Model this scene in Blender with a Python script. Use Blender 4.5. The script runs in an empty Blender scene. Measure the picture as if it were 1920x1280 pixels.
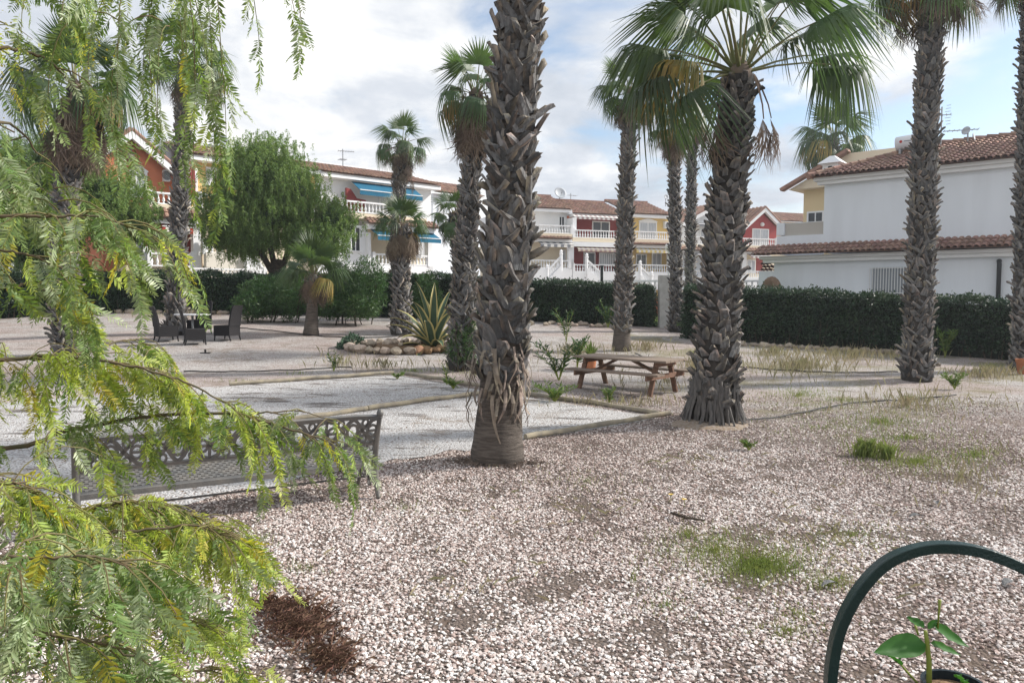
import bpy, bmesh, math, random
import numpy as np
from mathutils import Vector, Matrix, Euler, noise as mnoise
R = math.radians
rnd = random.Random(7)
nrg = np.random.default_rng(11)
scene = bpy.context.scene
COL = scene.collection

# ------------------------------------------------------------------ camera
W0, H0, FPX, HZ, CAMH = 1920, 1280, 1430.0, 550.0, 2.1
PITCH = math.atan((640 - HZ) / FPX)
cam_d = bpy.data.cameras.new('camera'); cam = bpy.data.objects.new('camera', cam_d); COL.objects.link(cam)
cam.location = (0, 0, CAMH); cam.rotation_euler = (R(90) - PITCH, 0, 0)
cam_d.sensor_width = 36; cam_d.lens = 36 * FPX / W0; cam_d.clip_start = 0.05; cam_d.clip_end = 5000
scene.camera = cam

# ------------------------------------------------------------------ sky and sun
SUN_AZ, SUN_EL = R(76), R(35)            # azimuth to the right of the view axis
world = bpy.data.worlds.new('World'); scene.world = world; world.use_nodes = True
def make_world():
    nt = world.node_tree; N = nt.nodes; L = nt.links; N.clear()
    out = N.new('ShaderNodeOutputWorld'); bg = N.new('ShaderNodeBackground')
    sky = N.new('ShaderNodeTexSky'); sky.sky_type = 'NISHITA'; sky.sun_disc = False
    sky.sun_elevation = SUN_EL; sky.sun_rotation = SUN_AZ
    bg.inputs['Strength'].default_value = 0.11
    tc = N.new('ShaderNodeTexCoord'); sep = N.new('ShaderNodeSeparateXYZ'); L.new(tc.outputs['Generated'], sep.inputs[0])
    def mth(op, a, b=None, clamp=False):
        m = N.new('ShaderNodeMath'); m.operation = op; m.use_clamp = clamp
        for i, v in enumerate((a, b)):
            if v is None: continue
            if isinstance(v, (int, float)): m.inputs[i].default_value = v
            else: L.new(v, m.inputs[i])
        return m.outputs[0]
    zz = mth('ADD', mth('MAXIMUM', sep.outputs['Z'], 0.0), 0.22)
    cx = mth('DIVIDE', sep.outputs['X'], zz); cy = mth('DIVIDE', sep.outputs['Y'], zz)
    cmb = N.new('ShaderNodeCombineXYZ'); L.new(cx, cmb.inputs[0]); L.new(cy, cmb.inputs[1])
    def noise(scale, detail, rough, off, dist=0.0):
        mp = N.new('ShaderNodeMapping'); mp.inputs['Location'].default_value = off; L.new(cmb.outputs[0], mp.inputs[0])
        t = N.new('ShaderNodeTexNoise'); t.inputs['Scale'].default_value = scale; t.inputs['Detail'].default_value = detail
        t.inputs['Roughness'].default_value = rough; t.inputs['Distortion'].default_value = dist
        L.new(mp.outputs[0], t.inputs['Vector']); return t.outputs['Fac']
    n1 = noise(1.15, 7, 0.55, (3.3, 1.2, 0.4), 0.3)
    n2 = noise(2.0, 6, 0.6, (8.1, -4.2, 2.0), 0.25)
    n3 = noise(0.7, 2, 0.5, (-2.0, 5.0, 1.0))
    cov = N.new('ShaderNodeMapRange'); cov.interpolation_type = 'SMOOTHSTEP'; L.new(n1, cov.inputs[0])
    cov.inputs[1].default_value = 0.355; cov.inputs[2].default_value = 0.47
    ramp = N.new('ShaderNodeValToRGB'); e = ramp.color_ramp.elements
    mixn = mth('ADD', mth('MULTIPLY', n2, 0.62), mth('MULTIPLY', n3, 0.5)); L.new(mixn, ramp.inputs[0])
    e[0].position = 0.42; e[0].color = (3.3, 3.65, 4.2, 1); e[1].position = 0.66; e[1].color = (7.3, 7.2, 7.0, 1)
    m = e = ramp.color_ramp.elements.new(0.54); m.color = (4.6, 4.85, 5.25, 1)
    mix = N.new('ShaderNodeMix'); mix.data_type = 'RGBA'
    L.new(cov.outputs[0], mix.inputs['Factor']); L.new(sky.outputs[0], mix.inputs['A']); L.new(ramp.outputs[0], mix.inputs['B'])
    # clear sky behind the clouds is a little brighter through thin veil
    L.new(mix.outputs['Result'], bg.inputs['Color']); L.new(bg.outputs[0], out.inputs[0])
make_world()
sd = bpy.data.lights.new('sun', 'SUN'); sd.energy = 4.0; sd.angle = R(5); sd.color = (1.0, 0.95, 0.88)
sun = bpy.data.objects.new('sun', sd); COL.objects.link(sun)
tosun = Vector((math.sin(SUN_AZ) * math.cos(SUN_EL), math.cos(SUN_AZ) * math.cos(SUN_EL), math.sin(SUN_EL)))
sun.rotation_euler = tosun.to_track_quat('Z', 'Y').to_euler(); sun.location = (20, 10, 30)
vs = scene.view_settings; vs.view_transform = 'Standard'; vs.look = 'None'; vs.exposure = 0.64; vs.gamma = 1.0
scene.render.resolution_x, scene.render.resolution_y = 1024, 682

# ------------------------------------------------------------------ pixel helpers and terrain
def ray(px, py):
    cx, cy = (px - 960) / FPX, (640 - py) / FPX
    c, s = math.cos(PITCH), math.sin(PITCH)
    return Vector((cx, c + cy * s, -s + cy * c))
def at(px, py, Y):
    d = ray(px, py); k = Y / d.y
    return Vector((d.x * k, Y, CAMH + d.z * k))
def T(x, y):
    u = x / max(y, 6.0)
    k = min(max(0.0525 - 0.05 * u, 0.03), 0.078)
    s = 2.0 * math.log1p(math.exp(min((y - 13) / 2.0, 20)))
    s = 25 - 2.0 * math.log1p(math.exp(min((25 - s) / 2.0, 20))) if s > 15 else s
    z = k * max(s, 0)
    # soil heaped round two palm feet
    for (mx, my, mr, mh) in MOUNDS:
        q = ((x - mx) ** 2 + (y - my) ** 2) / (mr * mr)
        if q < 9: z += mh * math.exp(-q)
    return z
MOUNDS = []
def G(px, py):
    d = ray(px, py); y = 3.0
    for _ in range(4000):
        p = Vector((0, 0, CAMH)) + d * (y / d.y)
        if p.z <= T(p.x, p.y): break
        y += 0.02
    return Vector((p.x, p.y, T(p.x, p.y)))
_g = G(1345, 786); MOUNDS.append((_g.x - 0.25, _g.y - 0.15, 0.75, 0.10))
_g = G(930, 860); MOUNDS.append((_g.x, _g.y, 0.9, 0.05))

# ------------------------------------------------------------------ mesh builder
class MB:
    def __init__(s): s.v = []; s.f = []
    def add(s, vs, fs):
        o = len(s.v); s.v.extend([tuple(a) for a in vs]); s.f.extend([tuple(i + o for i in q) for q in fs]); return s
    def box(s, x0, x1, y0, y1, z0, z1):
        vs = [(x, y, z) for z in (z0, z1) for y in (y0, y1) for x in (x0, x1)]
        return s.add(vs, [(0, 2, 3, 1), (4, 5, 7, 6), (0, 1, 5, 4), (2, 6, 7, 3), (0, 4, 6, 2), (1, 3, 7, 5)])
    def prism(s, poly, y0, y1):          # polygon in x,z extruded along y
        n = len(poly); vs = [(p[0], y0, p[1]) for p in poly] + [(p[0], y1, p[1]) for p in poly]
        fs = [tuple(range(n)), tuple(range(2 * n - 1, n - 1, -1))] + [(i, i + n, (i + 1) % n + n, (i + 1) % n) for i in range(n)]
        return s.add(vs, fs)
    def bar(s, a, b, w, h, up=(0, 0, 1)):
        a, b, up = Vector(a), Vector(b), Vector(up); d = (b - a).normalized()
        x = d.cross(up)
        if x.length < 1e-4: x = d.cross(Vector((1, 0, 0)))
        x.normalize(); y = x.cross(d)
        vs = [p + x * (sx * w / 2) + y * (sy * h / 2) for p in (a, b) for sx, sy in ((-1, -1), (1, -1), (1, 1), (-1, 1))]
        return s.add(vs, [(3, 2, 1, 0), (4, 5, 6, 7)] + [(i, (i + 1) % 4, (i + 1) % 4 + 4, i + 4) for i in range(4)])
    def tube(s, pts, rad, n=8, caps=True, flat=1.0):
        pts = [Vector(p) for p in pts]; m = len(pts)
        if not hasattr(rad, '__len__'): rad = [rad] * m
        ref = None; vs = []
        for i, p in enumerate(pts):
            d = (pts[min(i + 1, m - 1)] - pts[max(i - 1, 0)]).normalized()
            if ref is None: ref = d.cross(Vector((0.31, 0.2, 0.93)) if abs(d.z) < 0.9 else Vector((1, 0, 0))).normalized()
            ref = (ref - d * ref.dot(d)).normalized(); o = d.cross(ref)
            for k in range(n):
                a = 2 * math.pi * k / n; vs.append(p + (ref * math.cos(a) + o * math.sin(a) * flat) * rad[i])
        fs = [(i * n + k, i * n + (k + 1) % n, (i + 1) * n + (k + 1) % n, (i + 1) * n + k) for i in range(m - 1) for k in range(n)]
        if caps: fs += [tuple(range(n - 1, -1, -1)), tuple((m - 1) * n + k for k in range(n))]
        return s.add(vs, fs)
    def lathe(s, prof, c=(0, 0, 0), n=12):
        vs = [(c[0] + r * math.cos(2 * math.pi * k / n), c[1] + r * math.sin(2 * math.pi * k / n), c[2] + z) for r, z in prof for k in range(n)]
        m = len(prof)
        fs = [(i * n + k, i * n + (k + 1) % n, (i + 1) * n + (k + 1) % n, (i + 1) * n + k) for i in range(m - 1) for k in range(n)]
        fs += [tuple(range(n - 1, -1, -1)), tuple((m - 1) * n + k for k in range(n))]
        return s.add(vs, fs)
    def ball(s, c, r, n=10, sz=1.0):
        return s.lathe([(max(r * math.sin(math.pi * i / 8), 1e-3), -r * sz * math.cos(math.pi * i / 8)) for i in range(9)], c, n)
    def mesh(s, name, smooth=False):
        me = bpy.data.meshes.new(name); me.from_pydata(s.v, [], s.f); me.update()
        if smooth: me.polygons.foreach_set('use_smooth', [True] * len(me.polygons))
        return me
    def build(s, name, mat, parent=None, smooth=False, **kw):
        me = s.mesh(name, smooth); me.materials.append(mat)
        return link(name, me, parent, **kw)
def link(name, data, parent=None, label=None, cat=None, group=None, kind=None, mw=None):
    o = bpy.data.objects.new(name, data); COL.objects.link(o)
    if parent is not None: o.parent = parent
    if mw is not None: o.matrix_local = mw
    if label: o['label'] = label
    if cat: o['category'] = cat
    if group: o['group'] = group
    if kind: o['kind'] = kind
    return o
def thing(name, label, cat, loc=(0, 0, 0), rz=0.0, group=None):
    o = link(name, None, None, label, cat, group); o.location = loc; o.rotation_euler = (0, 0, rz); o.empty_display_size = 0.2
    return o
def npmesh(name, verts, faces, mat, smooth=False, attr=None):
    """verts (N,3), faces (M,k) numpy arrays"""
    me = bpy.data.meshes.new(name); n, (m, k) = len(verts), faces.shape
    me.vertices.add(n); me.vertices.foreach_set('co', np.asarray(verts, np.float32).ravel())
    me.loops.add(m * k); me.loops.foreach_set('vertex_index', faces.astype(np.int32).ravel())
    me.polygons.add(m); me.polygons.foreach_set('loop_start', np.arange(0, m * k, k, dtype=np.int32))
    me.polygons.foreach_set('loop_total', np.full(m, k, np.int32))
    if smooth: me.polygons.foreach_set('use_smooth', np.ones(m, bool))
    if attr is not None:
        a = me.attributes.new('shade', 'FLOAT', 'POINT'); a.data.foreach_set('value', np.asarray(attr, np.float32))
    me.update(calc_edges=True); me.materials.append(mat); return me

# ------------------------------------------------------------------ materials
MATS = {}
def mat(name, col, rough=0.8, col2=None, scale=4.0, bump=0.0, bscale=None, detail=5, metallic=0.0, spec=0.3, stretch=(1, 1, 1),
        island=0.0, objrand=0.0, transl=0.0, tcol=None, thresh=(0.35, 0.65), shade=None, emis=None):
    if name in MATS: return MATS[name]
    m = bpy.data.materials.new(name); m.use_nodes = True; nt = m.node_tree; N = nt.nodes; L = nt.links
    b = N['Principled BSDF']; b.inputs['Roughness'].default_value = rough; b.inputs['Metallic'].default_value = metallic
    b.inputs['Specular IOR Level'].default_value = spec
    tc = N.new('ShaderNodeTexCoord'); mp = N.new('ShaderNodeMapping'); mp.inputs['Scale'].default_value = stretch
    L.new(tc.outputs['Object'], mp.inputs[0])
    rgb = N.new('ShaderNodeRGB'); rgb.outputs[0].default_value = (*col, 1); c = rgb.outputs[0]
    if col2 is not None:
        t = N.new('ShaderNodeTexNoise'); t.inputs['Scale'].default_value = scale; t.inputs['Detail'].default_value = detail
        t.inputs['Roughness'].default_value = 0.6
        L.new(mp.outputs[0], t.inputs['Vector'])
        mr = N.new('ShaderNodeMapRange'); mr.inputs[1].default_value, mr.inputs[2].default_value = thresh; L.new(t.outputs['Fac'], mr.inputs[0])
        mx = N.new('ShaderNodeMix'); mx.data_type = 'RGBA'; L.new(mr.outputs[0], mx.inputs['Factor']); L.new(c, mx.inputs['A'])
        mx.inputs['B'].default_value = (*col2, 1); c = mx.outputs['Result']
    if shade is not None:        # second colour carried by the 'shade' point attribute
        at_ = N.new('ShaderNodeAttribute'); at_.attribute_name = 'shade'
        mx = N.new('ShaderNodeMix'); mx.data_type = 'RGBA'; L.new(at_.outputs['Fac'], mx.inputs['Factor']); L.new(c, mx.inputs['A'])
        mx.inputs['B'].default_value = (*shade, 1); c = mx.outputs['Result']
    if island or objrand:
        if island: g = N.new('ShaderNodeNewGeometry'); src = g.outputs['Random Per Island']; amt = island
        else: g = N.new('ShaderNodeObjectInfo'); src = g.outputs['Random']; amt = objrand
        mr = N.new('ShaderNodeMapRange'); mr.inputs[3].default_value = 1 - amt; mr.inputs[4].default_value = 1 + amt; L.new(src, mr.inputs[0])
        hs = N.new('ShaderNodeHueSaturation'); L.new(mr.outputs[0], hs.inputs['Value']); L.new(c, hs.inputs['Color'])
        mr2 = N.new('ShaderNodeMapRange'); mr2.inputs[3].default_value = 0.5 - 0.06 * amt; mr2.inputs[4].default_value = 0.5 + 0.05 * amt
        ml = N.new('ShaderNodeMath'); ml.operation = 'MULTIPLY'; ml.inputs[1].default_value = 7.31; L.new(src, ml.inputs[0])
        fr = N.new('ShaderNodeMath'); fr.operation = 'FRACT'; L.new(ml.outputs[0], fr.inputs[0]); L.new(fr.outputs[0], mr2.inputs[0])
        L.new(mr2.outputs[0], hs.inputs['Hue']); c = hs.outputs['Color']
    L.new(c, b.inputs['Base Color'])
    if emis: b.inputs['Emission Color'].default_value = (*col, 1); b.inputs['Emission Strength'].default_value = emis
    if bump:
        t = N.new('ShaderNodeTexNoise'); t.inputs['Scale'].default_value = bscale or scale * 4; t.inputs['Detail'].default_value = 6
        L.new(mp.outputs[0], t.inputs['Vector'])
        bp = N.new('ShaderNodeBump'); bp.inputs['Strength'].default_value = min(bump, 1); bp.inputs['Distance'].default_value = 0.02 * max(1, bump)
        L.new(t.outputs['Fac'], bp.inputs['Height']); L.new(bp.outputs[0], b.inputs['Normal'])
    if transl:
        tr = N.new('ShaderNodeBsdfTranslucent'); ms = N.new('ShaderNodeMixShader'); ms.inputs[0].default_value = transl
        if tcol:
            mm = N.new('ShaderNodeMix'); mm.data_type = 'RGBA'; mm.blend_type = 'MULTIPLY'; mm.inputs['Factor'].default_value = 1.0
            L.new(c, mm.inputs['A']); mm.inputs['B'].default_value = (*tcol, 1); L.new(mm.outputs['Result'], tr.inputs['Color'])
        else: L.new(c, tr.inputs['Color'])
        L.new(b.outputs[0], ms.inputs[1]); L.new(tr.outputs[0], ms.inputs[2])
        L.new(ms.outputs[0], N['Material Output'].inputs['Surface'])
    MATS[name] = m; return m

M_white = mat('white_plaster', (0.82, 0.83, 0.84), 0.85, (0.75, 0.76, 0.77), 0.6, bump=0.15, bscale=30)
M_wall = mat('pale_plaster', (0.75, 0.79, 0.84), 0.9, (0.69, 0.725, 0.77), 1.3, bump=0.2, bscale=40, stretch=(1, 1, 0.12), thresh=(0.42, 0.72), detail=8)  # white plaster with the bluish cast of lens glare put into its colour
M_cream = mat('cream_plaster', (0.74, 0.65, 0.50), 0.9, (0.68, 0.59, 0.45), 0.7, bump=0.15, bscale=30)
M_yellow = mat('yellow_plaster', (0.70, 0.51, 0.21), 0.9, (0.64, 0.46, 0.19), 0.7, bump=0.15, bscale=30)
M_orange = mat('terracotta_plaster', (0.60, 0.21, 0.115), 0.9, (0.55, 0.19, 0.105), 0.6, bump=0.15, bscale=30)
M_red = mat('dark_red_plaster', (0.25, 0.052, 0.05), 0.9, (0.21, 0.045, 0.042), 0.7, bump=0.15, bscale=30)
M_tile = mat('roof_tile_clay', (0.33, 0.20, 0.145), 0.9, (0.22, 0.145, 0.115), 3.0, bump=0.3, bscale=20, island=0.25)
M_tile2 = mat('roof_tile_clay_single', (0.34, 0.21, 0.165), 0.9, (0.24, 0.155, 0.13), 5.0, bump=0.3, bscale=20, objrand=0.25)
M_glass = mat('window_glass', (0.03, 0.035, 0.04), 0.08, spec=0.6)
M_glassl = mat('curtained_glass', (0.35, 0.38, 0.42), 0.12, (0.5, 0.52, 0.55), 2.5, spec=0.6, stretch=(6, 6, 0.5))
M_shut = mat('white_shutter', (0.7, 0.71, 0.72), 0.6)
M_grey = mat('grey_metal', (0.3, 0.31, 0.32), 0.45, metallic=0.6)
M_dish = mat('dish_grey', (0.42, 0.45, 0.48), 0.5)
M_dark = mat('dark_metal', (0.03, 0.033, 0.036), 0.5)
M_teal = mat('teal_canvas', (0.012, 0.13, 0.22), 0.85, (0.01, 0.10, 0.18), 2)
M_canvas_w = mat('white_canvas', (0.72, 0.70, 0.66), 0.9)
M_canvas_r = mat('red_canvas', (0.42, 0.05, 0.04), 0.9)
M_canvas_p = mat('faded_stripe_canvas', (0.36, 0.25, 0.24), 0.9)
M_canvas_b = mat('beige_canvas', (0.6, 0.52, 0.4), 0.9)
M_canvas_y = mat('yellow_canvas', (0.7, 0.55, 0.2), 0.9)
M_canvas_g = mat('grey_canvas', (0.22, 0.23, 0.25), 0.9)
M_stone = mat('pale_stone', (0.48, 0.42, 0.35), 0.9, (0.32, 0.24, 0.17), 6, bump=0.6, bscale=25, objrand=0.25)
M_stone_o = mat('orange_stone', (0.42, 0.24, 0.13), 0.9, (0.3, 0.2, 0.13), 6, bump=0.6, bscale=25, objrand=0.2)
M_soil = mat('brown_soil', (0.22, 0.14, 0.08), 0.95, (0.12, 0.08, 0.05), 9, bump=0.8, bscale=40)
M_trunk = mat('palm_fibre', (0.07, 0.062, 0.055), 0.95, (0.03, 0.027, 0.025), 9, bump=1.0, bscale=40, stretch=(1, 1, 0.4))  # core colour darkened to paint deep shade into gaps between leaf bases
M_trunk_ring = mat('palm_bark_ringed', (0.17, 0.145, 0.125), 0.95, (0.075, 0.062, 0.052), 7, bump=1.0, bscale=30, stretch=(0.6, 0.6, 5))
M_boot = mat('palm_leaf_base', (0.17, 0.172, 0.175), 0.9, (0.07, 0.071, 0.073), 16, bump=1.0, bscale=45, stretch=(1, 1, 0.3), objrand=0.55, shade=(0.40, 0.33, 0.25))
M_boot_i = mat('palm_leaf_base_joined', (0.18, 0.181, 0.183), 0.9, (0.075, 0.076, 0.078), 16, bump=1.0, bscale=45, stretch=(1, 1, 0.3), island=0.55, shade=(0.40, 0.33, 0.25))
M_frond = mat('palm_frond', (0.055, 0.098, 0.046), 0.45, (0.08, 0.12, 0.05), 2.0, transl=0.3, tcol=(1.6, 1.7, 0.7), objrand=0.3, spec=0.4)
M_frond_y = mat('palm_frond_yellowing', (0.17, 0.16, 0.045), 0.6, (0.26, 0.17, 0.06), 2.0, transl=0.3, tcol=(1.4, 1.2, 0.7), objrand=0.3)
M_frond_d = mat('palm_frond_dead', (0.25, 0.195, 0.14), 0.9, (0.15, 0.115, 0.09), 3.0, transl=0.15, objrand=0.35)
M_petiole = mat('palm_petiole', (0.12, 0.15, 0.05), 0.5, (0.2, 0.17, 0.07), 3)
M_hedge = mat('hedge_leaf', (0.024, 0.056, 0.028), 0.45, (0.045, 0.08, 0.034), 1.2, transl=0.15, island=0.45, spec=0.35)
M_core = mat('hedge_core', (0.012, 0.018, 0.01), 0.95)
M_pep_far = mat('pepper_leaf_far', (0.135, 0.215, 0.065), 0.6, (0.18, 0.265, 0.075), 0.5, transl=0.3, tcol=(1.3, 1.4, 0.7), island=0.4)
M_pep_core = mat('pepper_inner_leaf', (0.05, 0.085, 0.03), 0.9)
M_olean = mat('oleander_leaf', (0.045, 0.10, 0.032), 0.5, (0.07, 0.13, 0.045), 1.0, transl=0.25, tcol=(1.3, 1.4, 0.7), island=0.4)
M_bark = mat('rough_bark', (0.10, 0.075, 0.055), 0.95, (0.05, 0.04, 0.03), 12, bump=1.0, bscale=30)
M_wood = mat('reddish_wood', (0.20, 0.115, 0.075), 0.8, (0.13, 0.08, 0.055), 4, bump=0.3, bscale=12, stretch=(0.5, 8, 8), objrand=0.15)
M_wood_g = mat('weathered_wood', (0.27, 0.215, 0.17), 0.8, (0.17, 0.13, 0.10), 4, bump=0.35, bscale=12, stretch=(0.5, 8, 8), objrand=0.15)
M_pole = mat('edging_log', (0.36, 0.31, 0.22), 0.85, (0.20, 0.18, 0.15), 5, bump=0.3, bscale=20, stretch=(1, 1, 1))
M_hose = mat('black_hose', (0.02, 0.02, 0.02), 0.6)
M_cast = mat('cast_metal_grey', (0.12, 0.122, 0.122), 0.5, (0.20, 0.185, 0.165), 5, bump=0.2, bscale=60, metallic=0.25)
M_wick = mat('dark_wicker', (0.013, 0.012, 0.014), 0.65, (0.024, 0.022, 0.024), 60, bump=0.8, bscale=120, stretch=(1, 1, 2))
M_terra = mat('terracotta_pot', (0.45, 0.17, 0.08), 0.85, (0.35, 0.14, 0.07), 8)
M_green = mat('green_enamel', (0.006, 0.026, 0.024), 0.3, (0.009, 0.032, 0.029), 30, bump=0.15, bscale=200, spec=0.5)
M_seed = mat('seedling_leaf', (0.04, 0.13, 0.025), 0.4, (0.06, 0.17, 0.035), 12, transl=0.3, tcol=(1.3, 1.5, 0.7))
M_stem = mat('green_stem', (0.22, 0.26, 0.05), 0.6)
M_grass = mat('green_grass', (0.17, 0.23, 0.055), 0.7, (0.24, 0.27, 0.08), 1.5, transl=0.3, island=0.3)
M_dry = mat('dry_grass', (0.34, 0.29, 0.18), 0.9, (0.24, 0.23, 0.12), 1.2, transl=0.25, island=0.3)
M_needle = mat('brown_litter', (0.12, 0.065, 0.042), 0.9, (0.18, 0.11, 0.075), 4, island=0.35)
M_weed = mat('weed_leaf', (0.10, 0.18, 0.035), 0.6, (0.15, 0.22, 0.05), 2, transl=0.3, island=0.35)
# ================================================================== SETTING
def ground_material(name, white=0.0):
    m = bpy.data.materials.new(name); m.use_nodes = True; nt = m.node_tree; N = nt.nodes; L = nt.links
    b = N['Principled BSDF']; b.inputs['Roughness'].default_value = 0.95; b.inputs['Specular IOR Level'].default_value = 0.15
    tc = N.new('ShaderNodeTexCoord'); P = tc.outputs['Object']
    def noise(s, d=5, r=0.6):
        t = N.new('ShaderNodeTexNoise'); t.inputs['Scale'].default_value = s; t.inputs['Detail'].default_value = d; t.inputs['Roughness'].default_value = r
        L.new(P, t.inputs['Vector']); return t.outputs['Fac']
    def rng(v, a, c, x=0, y=1):
        r = N.new('ShaderNodeMapRange'); r.interpolation_type = 'SMOOTHSTEP'
        for i, q in enumerate((a, c, x, y)): r.inputs[i + 1].default_value = q
        L.new(v, r.inputs[0]); return r.outputs[0]
    def mixc(f, A, B):
        x = N.new('ShaderNodeMix'); x.data_type = 'RGBA'; L.new(f, x.inputs['Factor'])
        for k, v in (('A', A), ('B', B)):
            if isinstance(v, tuple): x.inputs[k].default_value = (*v, 1)
            else: L.new(v, x.inputs[k])
        return x.outputs['Result']
    v = N.new('ShaderNodeTexVoronoi'); v.inputs['Scale'].default_value = 38; L.new(P, v.inputs['Vector'])
    sp = N.new('ShaderNodeSeparateColor'); L.new(v.outputs['Color'], sp.inputs[0])
    pink = mixc(sp.outputs[0], (0.27, 0.215, 0.195), (0.50, 0.445, 0.42))
    pale = mixc(sp.outputs[1], (0.31, 0.285, 0.27), (0.54, 0.52, 0.50))
    c = mixc(rng(noise(0.33, 3), 0.4, 0.6), pink, pale) if not white else mixc(sp.outputs[1], (0.40, 0.395, 0.39), (0.58, 0.575, 0.57))
    c = mixc(rng(v.outputs['Distance'], 0.55, 0.85), c, (0.16, 0.115, 0.085))
    # bare earth showing through and dirt drifts
    c = mixc(rng(noise(1.1, 9, 0.72), 0.52, 0.70, 0, 0.75), c, (0.20, 0.15, 0.105))
    mp = N.new('ShaderNodeMapping'); mp.inputs['Scale'].default_value = (0.5, 2.2, 1); mp.inputs['Rotation'].default_value = (0, 0, 0.25); L.new(P, mp.inputs[0])
    st = N.new('ShaderNodeTexNoise'); st.inputs['Scale'].default_value = 1.6; st.inputs['Detail'].default_value = 9; st.inputs['Roughness'].default_value = 0.72; L.new(mp.outputs[0], st.inputs['Vector'])
    c = mixc(rng(st.outputs['Fac'], 0.53, 0.63, 0, 0.85 if white else 0.45), c, (0.075, 0.06, 0.05))
    if not white:   # thin dry grass cover towards the right hedge
        sx = N.new('ShaderNodeSeparateXYZ'); L.new(P, sx.inputs[0])
        g = N.new('ShaderNodeMath'); g.operation = 'MULTIPLY'; L.new(rng(sx.outputs[0], 1.5, 4.5), g.inputs[0]); L.new(rng(noise(0.55, 6, 0.65), 0.47, 0.62, 0, 0.6), g.inputs[1])
        c = mixc(g.outputs[0], c, (0.20, 0.185, 0.095))
    if not white:   # dark earth between the loose stones of the foreground, worn thin in places
        c = mixc(rng(sx.outputs[1], 10.0, 15.0, 0.85, 0.0), c, (0.105, 0.078, 0.062))
    L.new(c, b.inputs['Base Color'])
    bp = N.new('ShaderNodeBump'); bp.inputs['Strength'].default_value = 0.9; bp.inputs['Distance'].default_value = 0.02; bp.invert = True
    L.new(v.outputs['Distance'], bp.inputs['Height']); L.new(bp.outputs[0], b.inputs['Normal'])
    return m
M_ground = ground_material('gravel_ground'); M_court = ground_material('white_gravel', 1.0)
def axis(lo, hi, near_lo, near_hi, step, grow=1.25):
    a = list(np.arange(near_lo, near_hi + 1e-6, step)); s = step
    while a[-1] < hi: s *= grow; a.append(a[-1] + s)
    s = step
    while a[0] > lo: s *= grow; a.insert(0, a[0] - s)
    return a
def make_ground():
    xs = axis(-900, 900, -20, 20, 0.2); ys = axis(-60, 1500, 2, 40, 0.2)
    V = []; nx = len(xs)
    for y in ys:
        for x in xs:
            b = 0.012 * mnoise.noise(Vector((x * 1.3, y * 1.3, 0))) + 0.03 * mnoise.noise(Vector((x * 0.3, y * 0.3, 4))) if (abs(x) < 25 and y < 45) else 0
            V.append((x, y, T(x, y) + b - 0.02))
    q = np.arange((len(ys) - 1) * nx).reshape(len(ys) - 1, nx)[:, :-1].ravel()
    F = np.stack([q, q + 1, q + 1 + nx, q + nx], 1)
    me = npmesh('ground', np.array(V), F, M_ground, True); link('ground', me, kind='structure')
make_ground()
COURT_PX = [(-60, 760), (250, 737), (440, 722), (745, 702), (1248, 779), (985, 823), (700, 872), (420, 925), (60, 1000)]
COURT = [G(*p) for p in COURT_PX[:6]]
for _a, _b in zip(COURT_PX[5:-1], COURT_PX[6:]):
    for _k in range(1, 9):
        _u = _k / 8; COURT.append(G(_a[0] + (_b[0] - _a[0]) * _u, _a[1] + (_b[1] - _a[1]) * _u + rnd.uniform(-7, 7)))
def in_poly(x, y, P):
    c = False; j = len(P) - 1
    for i in range(len(P)):
        if (P[i].y > y) != (P[j].y > y) and x < (P[j].x - P[i].x) * (y - P[i].y) / (P[j].y - P[i].y) + P[i].x: c = not c
        j = i
    return c
def make_court():
    bm = bmesh.new()
    bm.faces.new([bm.verts.new((p.x, p.y, 0)) for p in COURT])
    bmesh.ops.triangulate(bm, faces=bm.faces[:])
    for _ in range(5): bmesh.ops.subdivide_edges(bm, edges=[e for e in bm.edges if e.calc_length() > 0.25], cuts=1, use_grid_fill=True)
    for v in bm.verts:
        x, y = v.co.x, v.co.y
        v.co.z = T(x, y) + 0.012 * mnoise.noise(Vector((x * 1.3, y * 1.3, 0))) + 0.03 * mnoise.noise(Vector((x * 0.3, y * 0.3, 4))) - 0.008
    bmesh.ops.recalc_face_normals(bm, faces=bm.faces[:])
    for f in bm.faces:
        if f.normal.z < 0: f.normal_flip()
    me = bpy.data.meshes.new('gravel_court'); bm.to_mesh(me); bm.free(); me.materials.append(M_court)
    link('gravel_court', me, kind='structure')
make_court()

# ------------------------------------------------------------------ loose stones near the camera
def stone_material():
    m = bpy.data.materials.new('gravel_stone'); m.use_nodes = True; nt = m.node_tree; N = nt.nodes; L = nt.links
    b = N['Principled BSDF']; b.inputs['Roughness'].default_value = 0.8; b.inputs['Specular IOR Level'].default_value = 0.25
    a = N.new('ShaderNodeAttribute'); a.attribute_type = 'INSTANCER'; a.attribute_name = 'tone'
    r = N.new('ShaderNodeValToRGB'); L.new(a.outputs['Fac'], r.inputs[0]); e = r.color_ramp.elements
    e[0].position = 0; e[0].color = (0.16, 0.12, 0.105, 1); e[1].position = 1; e[1].color = (0.78, 0.755, 0.73, 1)
    for p, c in ((0.18, (0.31, 0.225, 0.195, 1)), (0.45, (0.49, 0.41, 0.375, 1)), (0.75, (0.63, 0.575, 0.54, 1))):
        k = e.new(p); k.color = c
    L.new(r.outputs[0], b.inputs['Base Color']); return m
COURT_BOX = (min(p.x for p in COURT), max(p.x for p in COURT), min(p.y for p in COURT), max(p.y for p in COURT))
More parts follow.
